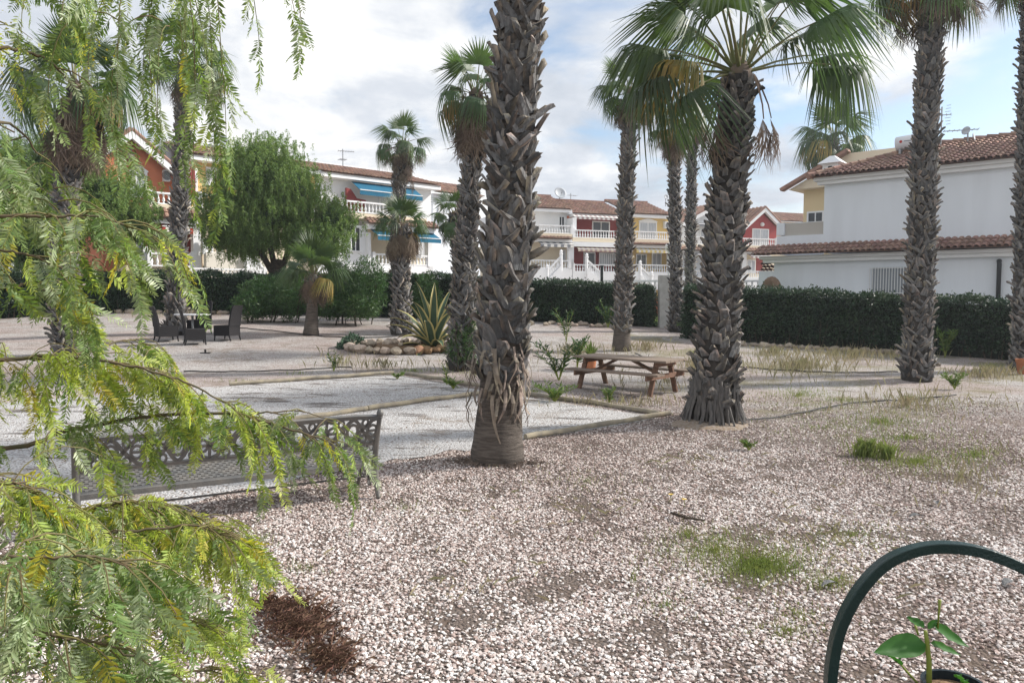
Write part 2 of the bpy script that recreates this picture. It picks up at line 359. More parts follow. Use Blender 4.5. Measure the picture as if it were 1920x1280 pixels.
def make_gravel():
    pts = []; tone = []; rot = []; scl = []
    n = 560000
    y = np.sqrt(nrg.uniform(3.4 ** 2, 15.0 ** 2, n)); x = nrg.uniform(-0.74, 0.74, n) * y
    keep = nrg.random(n) < np.clip((16.5 - y) / 9.5, 0, 1); x, y = x[keep], y[keep]
    U = nrg.random((len(x), 9))
    for a, c, u in zip(x.tolist(), y.tolist(), U.tolist()):
        v = Vector((a, c, 2.0)); q2 = mnoise.noise(v * 1.9) + 0.6 * mnoise.noise(v * 5.3)
        if u[0] < 0.85 * min(1, max(0, (q2 - 0.02) * 1.5 + 0.30 * min(max(a - 0.8, 0) / 3, 1))): continue
        q = mnoise.noise(v * 0.55)
        crt = COURT_BOX[0] < a < COURT_BOX[1] and COURT_BOX[2] < c < COURT_BOX[3] and in_poly(a, c, COURT)
        if crt and u[1] < 0.6: continue
        t = u[2] ** 0.85 * 0.95 + 0.05 + 0.22 * q - 0.16 * min(max(c - 5.5, 0) / 3, 1)
        s = 0.0052 + 0.0105 * u[3] ** 1.6
        if crt: t = 0.48 + 0.36 * t; s *= 0.8
        z = T(a, c) + 0.012 * mnoise.noise(Vector((a * 1.3, c * 1.3, 0))) + 0.03 * mnoise.noise(Vector((a * 0.3, c * 0.3, 4))) - 0.02
        pts.append((a, c, z + s * 0.35)); tone.append(min(max(t, 0), 1))
        rot.append((u[4] - 0.5, u[5] - 0.5, u[6] * 6.28)); scl.append((s * (0.9 + 0.5 * u[7]), s * (0.75 + 0.3 * u[8]), s * (0.45 + 0.3 * u[4])))
    print('stones', len(pts))
    me = bpy.data.meshes.new('loose_gravel'); me.vertices.add(len(pts)); me.vertices.foreach_set('co', np.array(pts, np.float32).ravel())
    for nm, ty, dat in (('tone', 'FLOAT', tone), ('rotv', 'FLOAT_VECTOR', rot), ('sclv', 'FLOAT_VECTOR', scl)):
        at_ = me.attributes.new(nm, ty, 'POINT'); at_.data.foreach_set('value' if ty == 'FLOAT' else 'vector', np.array(dat, np.float32).ravel())
    sm = stone_material(); me.materials.append(sm)
    o = link('loose_gravel', me, kind='stuff', label='loose pinkish and white gravel stones covering the foreground', cat='gravel')
    ng = bpy.data.node_groups.new('scatter_stones', 'GeometryNodeTree'); N = ng.nodes; L = ng.links
    ng.interface.new_socket('Geometry', in_out='INPUT', socket_type='NodeSocketGeometry'); ng.interface.new_socket('Geometry', in_out='OUTPUT', socket_type='NodeSocketGeometry')
    gi, go = N.new('NodeGroupInput'), N.new('NodeGroupOutput')
    ico = N.new('GeometryNodeMeshIcoSphere'); ico.inputs['Radius'].default_value = 1.0; ico.inputs['Subdivisions'].default_value = 1
    sp = N.new('GeometryNodeSetPosition'); nz = N.new('ShaderNodeTexNoise'); nz.inputs['Scale'].default_value = 0.9; nz.inputs['Detail'].default_value = 1
    sub = N.new('ShaderNodeVectorMath'); sub.operation = 'SUBTRACT'; sub.inputs[1].default_value = (0.5, 0.5, 0.5)
    scv = N.new('ShaderNodeVectorMath'); scv.operation = 'SCALE'; scv.inputs['Scale'].default_value = 1.5
    L.new(nz.outputs['Color'], sub.inputs[0]); L.new(sub.outputs[0], scv.inputs[0]); L.new(scv.outputs[0], sp.inputs['Offset']); L.new(ico.outputs[0], sp.inputs[0])
    mt = N.new('GeometryNodeSetMaterial'); mt.inputs['Material'].default_value = sm; L.new(sp.outputs[0], mt.inputs[0])
    ip = N.new('GeometryNodeInstanceOnPoints'); L.new(gi.outputs[0], ip.inputs['Points']); L.new(mt.outputs[0], ip.inputs['Instance'])
    for nm, sock in (('rotv', 'Rotation'), ('sclv', 'Scale')):
        na = N.new('GeometryNodeInputNamedAttribute'); na.data_type = 'FLOAT_VECTOR'; na.inputs['Name'].default_value = nm; L.new(na.outputs[0], ip.inputs[sock])
    L.new(ip.outputs[0], go.inputs[0])
    md = o.modifiers.new('scatter', 'NODES'); md.node_group = ng
make_gravel()

# ------------------------------------------------------------------ leaf card clouds
def leaf_cloud(cent, nrm, size, aspect, down=0.0, jitter=1.0, fold=True):
    """one diamond-shaped leaf per centre; returns verts, quad faces"""
    n = len(cent); d = nrg.normal(size=(n, 3)); d = d * jitter + nrm * 0.6; d[:, 2] -= down
    d /= np.linalg.norm(d, axis=1)[:, None] + 1e-9
    r = nrg.normal(size=(n, 3)); w = np.cross(d, r); w /= np.linalg.norm(w, axis=1)[:, None] + 1e-9
    ln = size * nrg.uniform(0.65, 1.3, n)[:, None]
    k = np.cross(d, w)
    v0 = cent; v1 = cent + d * ln * 0.45 + w * ln * aspect * 0.5 + k * ln * 0.06; v2 = cent + d * ln; v3 = cent + d * ln * 0.45 - w * ln * aspect * 0.5 + k * ln * 0.06
    V = np.stack([v0, v1, v2, v3], 1).reshape(-1, 3); F = np.arange(4 * n).reshape(n, 4)
    return V, F
def hedge(label, line, thick, name='clipped_hedge', dens=1000, bare=0.10, group=None):
    """line: (px, bottom py, top py) left to right along the front face"""
    B = [G(a, b) for a, b, c in line]; Hh = [at(a, c, p.y).z - p.z for (a, b, c), p in zip(line, B)]
    root = thing(name, label, 'hedge', B[0], group=group); o = B[0]
    stem = MB(); core = MB(); CV = []; CN = []
    for i in range(len(B) - 1):
        a, b, h0, h1 = B[i], B[i + 1], Hh[i], Hh[i + 1]
        d = (b - a); ln = Vector((d.x, d.y, 0)).length; t = Vector((d.x, d.y, 0)) / ln; nn = Vector((t.y, -t.x, 0))   # towards camera
        back = -nn * thick
        ins = 0.16
        def vn(k):
            q = Vector((0, 0, 0))
            for j in (k - 1, k):
                if 0 <= j < len(B) - 1:
                    e = B[j + 1] - B[j]; e.z = 0; e.normalize(); q += Vector((e.y, -e.x, 0))
            return q.normalized()
        n0, n1 = vn(i), vn(i + 1)
        p = [a - n0 * ins, b - n1 * ins, b - n1 * (thick - ins), a - n0 * (thick - ins)]
        zz0 = [a.z - 0.03, b.z - 0.03, b.z - 0.03, a.z - 0.03]; zz1 = [a.z + h0 - 0.14, b.z + h1 - 0.14, b.z + h1 - 0.14, a.z + h0 - 0.14]
        vs = [Vector((q.x, q.y, z)) - o for q, z in zip(p, zz0)] + [Vector((q.x, q.y, z)) - o for q, z in zip(p, zz1)]
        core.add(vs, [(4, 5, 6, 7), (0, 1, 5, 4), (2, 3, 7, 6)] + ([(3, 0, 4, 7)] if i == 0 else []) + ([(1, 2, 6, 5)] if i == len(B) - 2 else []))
        for side in ('front', 'top', 'back', 'end0', 'end1'):
            if side == 'end0' and i > 0 or side == 'end1' and i < len(B) - 2: continue
            hm = (h0 + h1) / 2
            area = {'front': ln * hm, 'back': ln * hm, 'top': ln * thick}.get(side, thick * hm)
            n = int(area * dens * (0.35 if side == 'back' else 1.0))
            u = nrg.random(n) * 1.03 - 0.015; w = nrg.random(n)
            if side in ('front', 'back'):
                lo = bare * nrg.random(n) ** 0.5
                w = lo + (1 - lo) * w
            A3 = np.array(a); D3 = np.array(b - a); NN = np.array(nn)
            hh = h0 + (h1 - h0) * u
            if side in ('front', 'back'):
                C = A3 + D3 * u[:, None]; C[:, 2] += w * hh
                if side == 'back': C = C - NN * thick
                nv = NN if side == 'front' else -NN
            elif side == 'top':
                C = A3 + D3 * u[:, None] - NN * (w * thick)[:, None]; C[:, 2] += hh; nv = np.array((0, 0, 1.0))
            else:
                C = np.repeat((A3 if side == 'end0' else A3 + D3)[None], n, 0) - NN * (u * thick)[:, None]
                C[:, 2] += w * (h0 if side == 'end0' else h1); nv = np.array(-t if side == 'end0' else t)
            bump = np.array([0.15 * mnoise.noise(Vector(c) * 1.3) + 0.10 * mnoise.noise(Vector(c) * 4.0) for c in C])
            C = C + nv * (bump + (nrg.uniform(-0.16, 0.06, n) + np.where(nrg.random(n) < 0.04, 0.10, 0)))[:, None]
            CV.append(C); CN.append(np.repeat(nv[None], n, 0))
        for k in range(int(ln / 0.16)):
            u = (k + rnd.random()) / (ln / 0.16); q = a.lerp(b, u) - nn * rnd.uniform(0.05, 0.3)
            e = q + t * rnd.uniform(-0.25, 0.25) + Vector((0, 0, rnd.uniform(0.5, 0.9)))
            stem.tube([q - o - Vector((0, 0, 0.05)), (q + e) / 2 - o + nn * rnd.uniform(-0.05, 0.08), e - o], [0.022, 0.016, 0.008], 5)
    C = np.concatenate(CV) - np.array(o); Nn = np.concatenate(CN)
    V, F = leaf_cloud(C, Nn, 0.085, 0.55, -0.15, 0.8)
    link('foliage', npmesh('foliage', V, F, M_hedge), root, kind='stuff')
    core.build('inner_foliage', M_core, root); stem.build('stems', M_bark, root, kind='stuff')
    return B, Hh
hedge('long dark clipped hedge behind the wicker chairs on the left', [(-70, 600, 517), (215, 586, 512), (450, 588, 515), (640, 592, 516), (850, 598, 516)], 1.0)
hedge('dark clipped hedge between the thick centre palm and the gate pillar', [(895, 601, 522), (1020, 603, 527), (1130, 608, 533), (1218, 613, 538)], 1.1)
hedge('long dark clipped hedge in front of the white house on the right', [(1282, 634, 539), (1450, 645, 545), (1680, 658, 557), (1900, 676, 566), (2010, 684, 570)], 1.1, bare=0.2)

# stones along the foot of the hedges
def rock_mesh(seed, n=1):
    bm = bmesh.new(); bmesh.ops.create_icosphere(bm, subdivisions=2, radius=1.0)
    for v in bm.verts:
        q = mnoise.noise(v.co * 1.1 + Vector((seed * 3.1, seed, 0))); v.co *= 1 + 0.38 * q + 0.12 * mnoise.noise(v.co * 3 + Vector((seed, 0, 0)))
    me = bpy.data.meshes.new('stone'); bm.to_mesh(me); bm.free(); return me
ROCKS = [rock_mesh(i) for i in range(7)]; ROCKS_O = [rock_mesh(i + 20) for i in range(3)]
for me in ROCKS: me.materials.append(M_stone)
for me in ROCKS_O: me.materials.append(M_stone_o)
def put_rock(parent, p, s, rr=None, orange=False):
    me = rnd.choice(ROCKS_O if orange else ROCKS)
    return link('stone', me, parent, mw=Matrix.Translation(p) @ Matrix.Rotation(rnd.uniform(0, 6.28), 4, 'Z') @ Matrix.Diagonal((s * rnd.uniform(0.9, 1.3), s * rnd.uniform(0.8, 1), s * rnd.uniform(0.55, 0.85), 1)))
def rock_row(label, x0, y0, x1, y1, n, s):
    o = G(x0, y0); root = thing('stone_edging', label, 'stone edging', o)
    for i in range(n):
        u = (i + rnd.uniform(0.1, 0.9)) / n; p = G(x0 + (x1 - x0) * u, y0 + (y1 - y0) * u + rnd.uniform(-1.5, 1.5))
        put_rock(root, p - o + Vector((0, 0, s * 0.25)), s * rnd.uniform(0.7, 1.4))
rock_row('row of rough pale stones along the foot of the left hedge', 205, 584, 470, 588, 26, 0.13)
rock_row('row of rough stones along the foot of the right hedge', 1300, 641, 1690, 663, 34, 0.12)
rock_row('row of rough stones along the foot of the middle hedge', 1015, 607, 1140, 612, 14, 0.11)

# sandy earth heaped against the leafy palm
def soil_patch():
    c = G(1330, 792); m = MB(); V = [(c.x, c.y, T(c.x, c.y) + 0.035)]; n = 28; K = 5
    for k in range(1, K + 1):
        for i in range(n):
            a = 2 * math.pi * i / n; r = (0.62 + 0.2 * mnoise.noise(Vector((math.cos(a) * 1.7, math.sin(a) * 1.7, 3)))) * k / K; x, y = c.x + r * math.cos(a), c.y + 0.55 * r * math.sin(a)
            V.append((x, y, T(x, y) + 0.035 * (1 - (k / K) ** 2) - 0.012 * (k == K) + 0.012 * mnoise.noise(Vector((x * 7, y * 7, 1)))))
    F = [(0, 1 + i, 1 + (i + 1) % n) for i in range(n)] + [(1 + (k - 1) * n + i, 1 + k * n + i, 1 + k * n + (i + 1) % n, 1 + (k - 1) * n + (i + 1) % n) for k in range(1, K) for i in range(n)]
    m.add(V, F); m.build('soil_mound', mat('sandy_soil', (0.25, 0.18, 0.115), 0.95, (0.36, 0.31, 0.27), 22, bump=1.0, bscale=70), smooth=True, kind='structure')
soil_patch()
# ================================================================== HOUSES
class Facade:
    """vertical plane; local X along it to the right, local -Y out towards the viewer, Z up"""
    def __init__(s, px, Y, t):
        s.A = Vector((ray(px, HZ).x / ray(px, HZ).y * Y, Y, 0)); s.t = Vector((t[0], t[1], 0)).normalized(); s.n = Vector((s.t.y, -s.t.x, 0))
        s.rz = math.atan2(s.t.y, s.t.x)
    def m(s, px, py, d=0.0):
        r = ray(px, py); c = Vector((0, 0, CAMH)); a = s.A + s.n * d
        k = (a - c).dot(s.n) / r.dot(s.n); p = c + r * k
        return (p - s.A).dot(s.t), p.z
    def root(s, name, label, cat='house', px=None, group=None):
        x = s.m(px, HZ)[0] if px else 0
        p = s.A + s.t * x; s.ox = x; s.oz = 1.2
        return thing(name, label, cat, (p.x, p.y, s.oz), s.rz, group)
    def rect(s, x0, x1, y0, y1, d):       # pixel rect -> local x0,x1,z0,z1
        cy, cx = (y0 + y1) / 2, (x0 + x1) / 2
        return s.m(x0, cy, d)[0] - s.ox, s.m(x1, cy, d)[0] - s.ox, s.m(cx, y1, d)[1] - s.oz, s.m(cx, y0, d)[1] - s.oz
    def box(s, root, name, x0, x1, y0, y1, d, thick, mt, **k):   # front face at d, going back by thick
        a, b, z0, z1 = s.rect(x0, x1, y0, y1, d)
        return MB().box(a, b, -d, -d + thick, z0, z1).build(name, mt, root, **k)
def bal_profile(h):
    return [(0.055, 0), (0.055, 0.06 * h), (0.035, 0.1 * h), (0.07, 0.3 * h), (0.06, 0.42 * h), (0.03, 0.68 * h), (0.03, 0.8 * h), (0.05, 0.86 * h), (0.05, h)]
def balustrade(F, root, x0, x1, y0, y1, d, posts=True, side=None, step=0.24):
    a, b, z0, z1 = F.rect(x0, x1, y0, y1, d); h = z1 - z0
    r = MB(); y = -d
    r.box(a, b, y - 0.08, y + 0.08, z1 - 0.09, z1); o = r.build('balustrade', M_white, root)
    MB().box(a, b, y - 0.07, y + 0.07, z0, z0 + 0.07).build('plinth', M_white, o)
    m = MB(); n = max(2, int((b - a) / step))
    for i in range(n): m.lathe(bal_profile(h - 0.16), (a + (b - a) * (i + 0.5) / n, y, z0 + 0.07), 7)
    m.build('balusters', M_white, o, smooth=True, kind='stuff')
    if posts:
        for q in (a, b): MB().box(q - 0.09, q + 0.09, y - 0.1, y + 0.1, z0 - 0.05, z1 + 0.08).build('post', M_white, o)
    return o
def window(F, root, x0, x1, y0, y1, d, glass=None, arch=False, fw=0.09, bars=1, name='window', sill=True, ped=False):
    a, b, z0, z1 = F.rect(x0, x1, y0, y1, d); y = -d
    m = MB(); m.box(a, a + fw, y - 0.06, y + 0.02, z0, z1); m.box(b - fw, b, y - 0.06, y + 0.02, z0, z1)
    m.box(a + fw, b - fw, y - 0.055, y + 0.02, z1 - fw, z1)
    if sill: m.box(a - 0.06, b + 0.06, y - 0.1, y + 0.02, z0 - 0.07, z0)
    if arch or ped:
        n = 10; w = b - a; hgt = 0.28 if ped else 0.2
        top = [(a - 0.05 + (w + 0.1) * i / n, z1 + (hgt * (1 - abs(2 * i / n - 1)) if ped else hgt * math.sin(math.pi * i / n)) + 0.06) for i in range(n + 1)]
        m.prism([(a - 0.05, z1 + 0.003)] + top + [(b + 0.05, z1 + 0.003)], y - 0.07, y + 0.02)
    o = m.build(name, M_white, root)
    MB().box(a + fw, b - fw, y - 0.012, y + 0.01, z0, z1 - fw).build('pane', glass or M_glassl, o)
    if bars:
        g = MB(); w = b - a - 2 * fw
        for i in range(bars):
            c = a + fw + w * (i + 1) / (bars + 1); g.box(c - 0.03, c + 0.03, y - 0.035, y - 0.013, z0, z1 - fw)
        g.build('mullion', M_white, o)
    return o
def awning(F, root, x0, x1, y0, y1, d, out, mats, val=0.22, name='awning', stripe=0.16):
    """sloping canvas from wall at d out to d+out, stripes of two canvases, with valance"""
    a, b, _, zt = F.rect(x0, x1, y0, y1, d); zb = F.rect(x0, x1, y0, y1, d + out)[2] + val
    if zb > zt - 0.05: zb = zt - 0.05
    ms = [MB(), MB()]; n = max(1, int(round((b - a) / stripe)))
    for i in range(n):
        p, q = a + (b - a) * i / n, a + (b - a) * (i + 1) / n; k = ms[i % 2]
        k.add([(p, -d, zt), (q, -d, zt), (q, -d - out, zb), (p, -d - out, zb), (p, -d - out - 0.004, zb - val), (q, -d - out - 0.004, zb - val),
               (p, -d, zt - 0.02), (q, -d, zt - 0.02), (q, -d - out + 0.01, zb - 0.02), (p, -d - out + 0.01, zb - 0.02)],
              [(3, 2, 1, 0), (3, 4, 5, 2), (6, 7, 8, 9)])
    o = ms[0].build(name, mats[0], root)
    if len(mats) > 1 and ms[1].f: ms[1].build('stripes', mats[1], o)
    elif ms[1].f: ms[1].build('canvas', mats[0], o)
    MB().tube([(a, -d - out, zb), (b, -d - out, zb)], 0.03, 6).build('front_bar', M_shut, o)
    return o
def tile_slope(root, x0, x1, yf, zf, yb, zb, name='roof_tiles', pitch=0.26, mt=None, rows=None):
    """corrugated clay tile slope, front edge (yf,zf) up to (yb,zb), each course a step"""
    L_ = math.hypot(yb - yf, zb - zf); rows = rows or max(2, int(L_ / 0.4)); cols = max(2, int((x1 - x0) / pitch)); p = (x1 - x0) / cols
    e = Vector((0, yb - yf, zb - zf)).normalized(); nn = Vector((0, -e.z, e.y))
    V = []; Fc = []
    for r in range(rows):
        a = Vector((0, yf, zf)) + e * (L_ * r / rows); b = Vector((0, yf, zf)) + e * (L_ * (r + 1.08) / rows)
        for c in range(cols):
            cx = x0 + (c + 0.5) * p; o = len(V); s = p * 0.48
            for (q, lift, w) in ((a, 0.05, 1.0), (b, 0.0, 0.85)):
                for ang in (0, 45, 90, 135, 180):
                    g = R(ang); V.append((cx - s * w * math.cos(g), q.y + nn.y * (0.07 * math.sin(g) + lift), q.z + nn.z * (0.07 * math.sin(g) + lift)))
            for k in range(4): Fc.append((o + k, o + k + 1, o + k + 6, o + k + 5))
            Fc.append((o, o + 4, o + 3, o + 2)); Fc.append((o, o + 2, o + 1, o + 1))
    Fc = [f for f in Fc if len(set(f)) == len(f)]
    m = MB(); m.add(V, Fc)
    m.add([(x0, yf + 0.02, zf - 0.03), (x1, yf + 0.02, zf - 0.03), (x1, yb, zb - 0.03), (x0, yb, zb - 0.03)], [(0, 1, 2, 3)])
    return m.build(name, mt or M_tile, root, kind='stuff')
def ac_unit(F, root, x0, x1, y0, y1, d):
    a, b, z0, z1 = F.rect(x0, x1, y0, y1, d)
    o = MB().box(a, b, -d - 0.28, -d + 0.01, z0, z1).build('air_conditioner', M_shut, root)
    c = (a + (b - a) * 0.4, (z0 + z1) / 2); r = (z1 - z0) * 0.38; m = MB()
    for i in range(5):
        rr = r * (i + 1) / 5; m.tube([(c[0] + rr * math.cos(t * math.pi / 8), -d - 0.29, c[1] + rr * math.sin(t * math.pi / 8)) for t in range(17)], 0.012, 4)
    m.build('fan_grille', M_dark, o)
def block(root, a, b, dfront, depth, z0, z1, mt, name='wall'):
    return MB().box(a, b, -dfront, -dfront + depth, z0, z1).build(name, mt, root)
def dish(parent_root, name, label, base, mast, rad, face, cat='satellite dish', feed=True):
    t = thing(name, label, cat, base)
    MB().tube([(0, 0, -0.15), (0, 0, mast)], 0.035, 7).build('mast', M_grey, t)
    f = Vector(face).normalized(); q = f.to_track_quat('Z', 'Y').to_matrix().to_4x4()
    m = MB(); prof = [(max(rad * i / 5, 0.01), 0.22 * rad * (i / 5) ** 2) for i in range(6)]; prof += [(rad * i / 5 + 0.004, 0.22 * rad * (i / 5) ** 2 - 0.03) for i in (5, 3, 1)]
    m.lathe(prof, (0, 0, 0), 20); off = Vector((0, 0, mast)) + f * 0.12
    m.v = [tuple(off + q.to_3x3() @ Vector(v)) for v in m.v]; m.build('reflector', M_dish, t, smooth=True)
    if feed:
        tip = off + f * rad * 0.8 - Vector((0, 0, rad * 0.3)); a = MB(); a.tube([off - Vector((0, 0, rad * 0.9)), tip], 0.015, 5); a.ball(tip, 0.06, 6); a.build('feed_arm', M_grey, t)
    return t
def antenna(name, label, base, h, booms):
    t = thing(name, label, 'antenna', base)
    MB().tube([(0, 0, -0.3), (0, 0, h)], 0.03, 6).build('mast', M_grey, t)
    for (z, ln, ang, k) in booms:
        d = Vector((math.cos(R(ang)), math.sin(R(ang)), 0)); s = Vector((-d.y, d.x, 0)); m = MB(); m.tube([Vector((0, 0, z)) - d * ln * 0.3, Vector((0, 0, z)) + d * ln * 0.7], 0.018, 5)
        for i in range(k):
            c = Vector((0, 0, z)) + d * ln * (-0.28 + 0.96 * i / (k - 1)); m.tube([c - s * 0.25, c + s * 0.25], 0.012, 4)
        m.build('boom', M_grey, t)
    return t

# ---- left terrace row (three dwellings, facade receding to the right)
TL = (0.72, 0.694)
def house_left():
    F = Facade(320, 37.0, TL); WD = -1.3
    # -- terracotta gabled dwelling
    r = F.root('terraced_house', 'terracotta red gabled house with white balustrades at far left', px=188)
    a, b, _, _ = F.rect(188, 345, 300, 340, WD); gx = F.rect(243, 246, 300, 340, WD)[0]
    ez = F.rect(300, 320, 313, 314, WD)[3]; pz = F.rect(240, 248, 252, 253, WD)[3]; ezl = ez + 0.05
    body = MB(); gr = F.rect(305, 312, 300, 340, WD)[1]
    body.prism([(a, -1.0), (gr + 0.6, -1.0), (gr + 0.6, ez - 0.1), (gx, pz - 0.15), (2 * gx - gr - 0.6, ez - 0.1), (a, ez - 0.1)] if 2 * gx - gr - 0.6 > a else [(a, -1), (gr + .6, -1), (gr + .6, ez - .1), (gx, pz - .15), (a, pz - .15 - (gx - a) * (pz - ez) / (gr - gx))], -WD, -WD + 9)
    body.build('wall', M_orange, r)
    sl = (pz - ez) / (gr - gx)
    for sgn in (-1, 1):       # gable roof slopes with white barge boards
        e = gx + sgn * (gr - gx + 0.35); zz = pz - sl * abs(e - gx)
        m = MB(); y0 = -WD - 0.55
        m.add([(gx, y0, pz + 0.12), (e, y0, zz + 0.12), (e, y0, zz - 0.28), (gx, y0, pz - 0.28), (gx, y0 + 0.25, pz + 0.12), (e, y0 + 0.25, zz + 0.12), (e, y0 + 0.25, zz - 0.28), (gx, y0 + 0.25, pz - 0.28)],
              [(0, 1, 2, 3), (7, 6, 5, 4), (0, 4, 5, 1), (3, 2, 6, 7), (1, 5, 6, 2), (0, 3, 7, 4)])
        m.build('barge_board', M_white, r)
        tl = MB(); n = 16
        for i in range(n):
            y = y0 + 0.1 + i * 0.5
            tl.tube([(gx, y, pz + 0.17), (e + sgn * 0.1, y, zz + 0.17 - sl * 0.1)], 0.13, 8)
        tl.add([(gx, y0 + 0.26, pz + 0.13), (e, y0 + 0.26, zz + 0.13), (e, y0 + 8.5, zz + 0.13), (gx, y0 + 8.5, pz + 0.13)], [(0, 1, 2, 3)])
        tl.build('roof_tiles', M_tile, r, kind='stuff')
    window(F, r, 243, 276, 322, 368, WD + 0.01, ped=True, bars=2)
    p = F.rect(240, 248, 305, 316, WD)
    MB().lathe([(0.16, 0), (0.10, 0.1), (0.2, 0.3), (0.17, 0.5), (0.06, 0.62), (0.10, 0.7), (0.02, 0.8)], ((p[0] + p[1]) / 2, -WD - 0.12, F.rect(243, 276, 300, 322, WD)[2] + 0.3), 10).build('finial', M_stone, r)
    ac_unit(F, r, 304, 315, 320, 341, WD)
    s0, s1 = F.rect(281, 372, 380, 390, 0)[:2]; z1 = F.rect(300, 320, 383, 385, 0)[3]; z0 = F.rect(300, 320, 395, 396, 0)[2]
    MB().box(s0, s1, 0.0, -WD + 0.05, z0, z1).build('balcony_slab', M_cream, r)
    balustrade(F, r, 282, 340, 361, 384, -0.1); balustrade(F, r, 342, 371, 369, 391, -0.1, posts=False)
    x0, x1, _, zc = F.rect(285, 372, 404, 405, 0.35)
    tile_slope(r, x0, x1, -0.45, F.rect(300, 360, 409, 410, 0.4)[2], 0.0, z0 + 0.12, 'porch_tiles', rows=2)
    F.box(r, 'cornice', 290, 372, 410, 420, 0.3, 0.45, M_white)
    awning(F, r, 297, 361, 420, 437, -0.2, 0.5, (M_canvas_r, M_canvas_w), val=0.3)
    F.box(r, 'column', 363, 377, 418, 512, 0.1, 0.35, M_white)
    F.box(r, 'porch_wall', 336, 365, 430, 505, WD + 0.06, 0.3, M_red); F.box(r, 'porch_panel', 276, 336, 432, 500, WD + 0.03, 0.3, mat('taupe_plaster', (0.33, 0.29, 0.24), 0.9))
    F.box(r, 'side_wall', 240, 270, 440, 506, -0.3, 0.3, M_red); F.box(r, 'pillar', 269, 278, 462, 512, 0.05, 0.3, M_white)
    window(F, r, 255, 268, 440, 478, -0.28, M_glassl, bars=0)
    F.box(r, 'terrace_wall', 236, 380, 499, 530, 0.0, 1.5, M_cream)
    balustrade(F, r, 279, 361, 474, 500, 0.05)
    # -- yellow dwelling behind the pepper tree
    r = F.root('terraced_house', 'yellow terraced house half hidden behind the round pepper tree', px=346)
    a, b, _, _ = F.rect(346, 590, 300, 340, WD); ez = F.rect(345, 355, 297, 299, WD)[3] - 0.1
    block(r, a, b, WD, 8, -1, ez, M_yellow)
    z = ez
    x0, x1 = a - 0.05, b
    MB().box(x0, x1, -WD - 0.65, -WD + 0.1, z - 0.02, z + 0.24).build('cornice', M_white, r)
    tile_slope(r, x0, x1, -WD - 0.75, z + 0.25, -WD + 3.6, z + 1.45, rows=9); MB().box(x0, x1, -WD + 3.5, -WD + 3.75, z + 1.3, z + 1.62).build('ridge', M_wall, r)
    m = MB(); p0, p1, q0, q1 = F.rect(346, 369, 318, 372, -0.9); m.box(p0, p0 + 0.22, 0.1, 1.35, q0, q1); m.build('party_wall', M_red, r)
    F.box(r, 'party_wall', 345, 366, 322, 372, -0.95, 0.22, M_red); F.box(r, 'trim', 366, 371, 316, 372, -0.9, 0.26, M_white)
    window(F, r, 386, 408, 314, 346, WD + 0.01, M_shut, bars=3); window(F, r, 520, 545, 335, 372, WD + 0.01, M_shut, bars=3)
    s0, s1 = F.rect(372, 590, 395, 400, 0)[:2]; zz = F.rect(372, 380, 388, 390, 0)[2]
    MB().box(s0, s1, 0, -WD + 0.05, zz - 0.3, zz).build('balcony_slab', M_cream, r)
    F.box(r, 'lower_wall', 379, 590, 420, 520, -0.6, 0.3, M_cream)
    balustrade(F, r, 374, 586, 372, 400, -0.1)
    F.box(r, 'terrace_wall', 387, 500, 475, 522, 0.5, 0.3, mat('warm_white', (0.7, 0.66, 0.58), 0.9)); balustrade(F, r, 383, 459, 452, 476, 0.35)
    x0, x1, z0, z1 = F.rect(459, 499, 454, 512, 0.6)
    m = MB(); m.bar((x0, -0.6, z1), (x1, -0.6, z0), 0.14, 0.1); o = m.build('stair_rail', M_white, r); k = MB()
    for i in range(9):
        u = (i + 0.5) / 9; k.lathe(bal_profile(0.62), (x0 + (x1 - x0) * u, -0.6, z1 + (z0 - z1) * u - 0.66), 6)
    k.build('balusters', M_white, o, kind='stuff')
    MB().prism([(x0, z0 - 0.9), (x0, z1 - 0.66), (x1, z0 - 0.66), (x1, z0 - 0.9)], -0.75, -0.45).build('stair_side', M_white, r)
    balustrade(F, r, 355, 496, 503, 517, 1.6, step=0.2)
    # -- white dwelling with blue awnings
    r = F.root('terraced_house', 'white terraced house with two teal blue awnings', px=592)
    a, b, _, _ = F.rect(592, 808, 330, 370, WD); ez = F.rect(640, 660, 338, 340, WD)[3]
    block(r, a, b, WD, 8, -1, ez, M_white)
    MB().box(a, b + 0.3, -WD - 0.65, -WD + 0.1, ez - 0.02, ez + 0.24).build('cornice', M_white, r)
    tile_slope(r, a, b + 0.35, -WD - 0.75, ez + 0.25, -WD + 3.6, ez + 1.4, rows=9); MB().box(a, b, -WD + 3.5, -WD + 3.75, ez + 1.25, ez + 1.55).build('ridge', M_wall, r)
    awning(F, r, 659, 776, 347, 369, WD + 0.3, 0.9, (M_teal,), val=0.28)
    p0, p1, q0, q1 = F.rect(650, 686, 362, 398, -0.7); m = MB(); m.prism([(p0, q0), (p1, q0), (p1, q1 - 0.35), (p0 + 0.7, q1 - 0.3), (p0 + 0.3, q1 + 0.2), (p0, q1 + 0.25)], 0.7, 0.85); m.build('party_wall', M_red, r)
    window(F, r, 710, 729, 363, 392, WD + 0.01, M_shut, bars=3)
    s0, s1 = F.rect(592, 800, 395, 400, 0)[:2]; zt = F.rect(650, 660, 396, 398, 0)[2]
    MB().box(s0, s1, 0, -WD + 0.05, zt - 0.3, zt).build('balcony_slab', M_cream, r); balustrade(F, r, 640, 778, 381, 402, -0.1)
    F.box(r, 'lower_wall', 592, 690, 420, 520, -0.2, 1.2, M_white); window(F, r, 656, 676, 424, 470, -0.18, M_glass, bars=1)
    x0, x1, z0, z1 = F.rect(690, 822, 411, 424, 0.4)
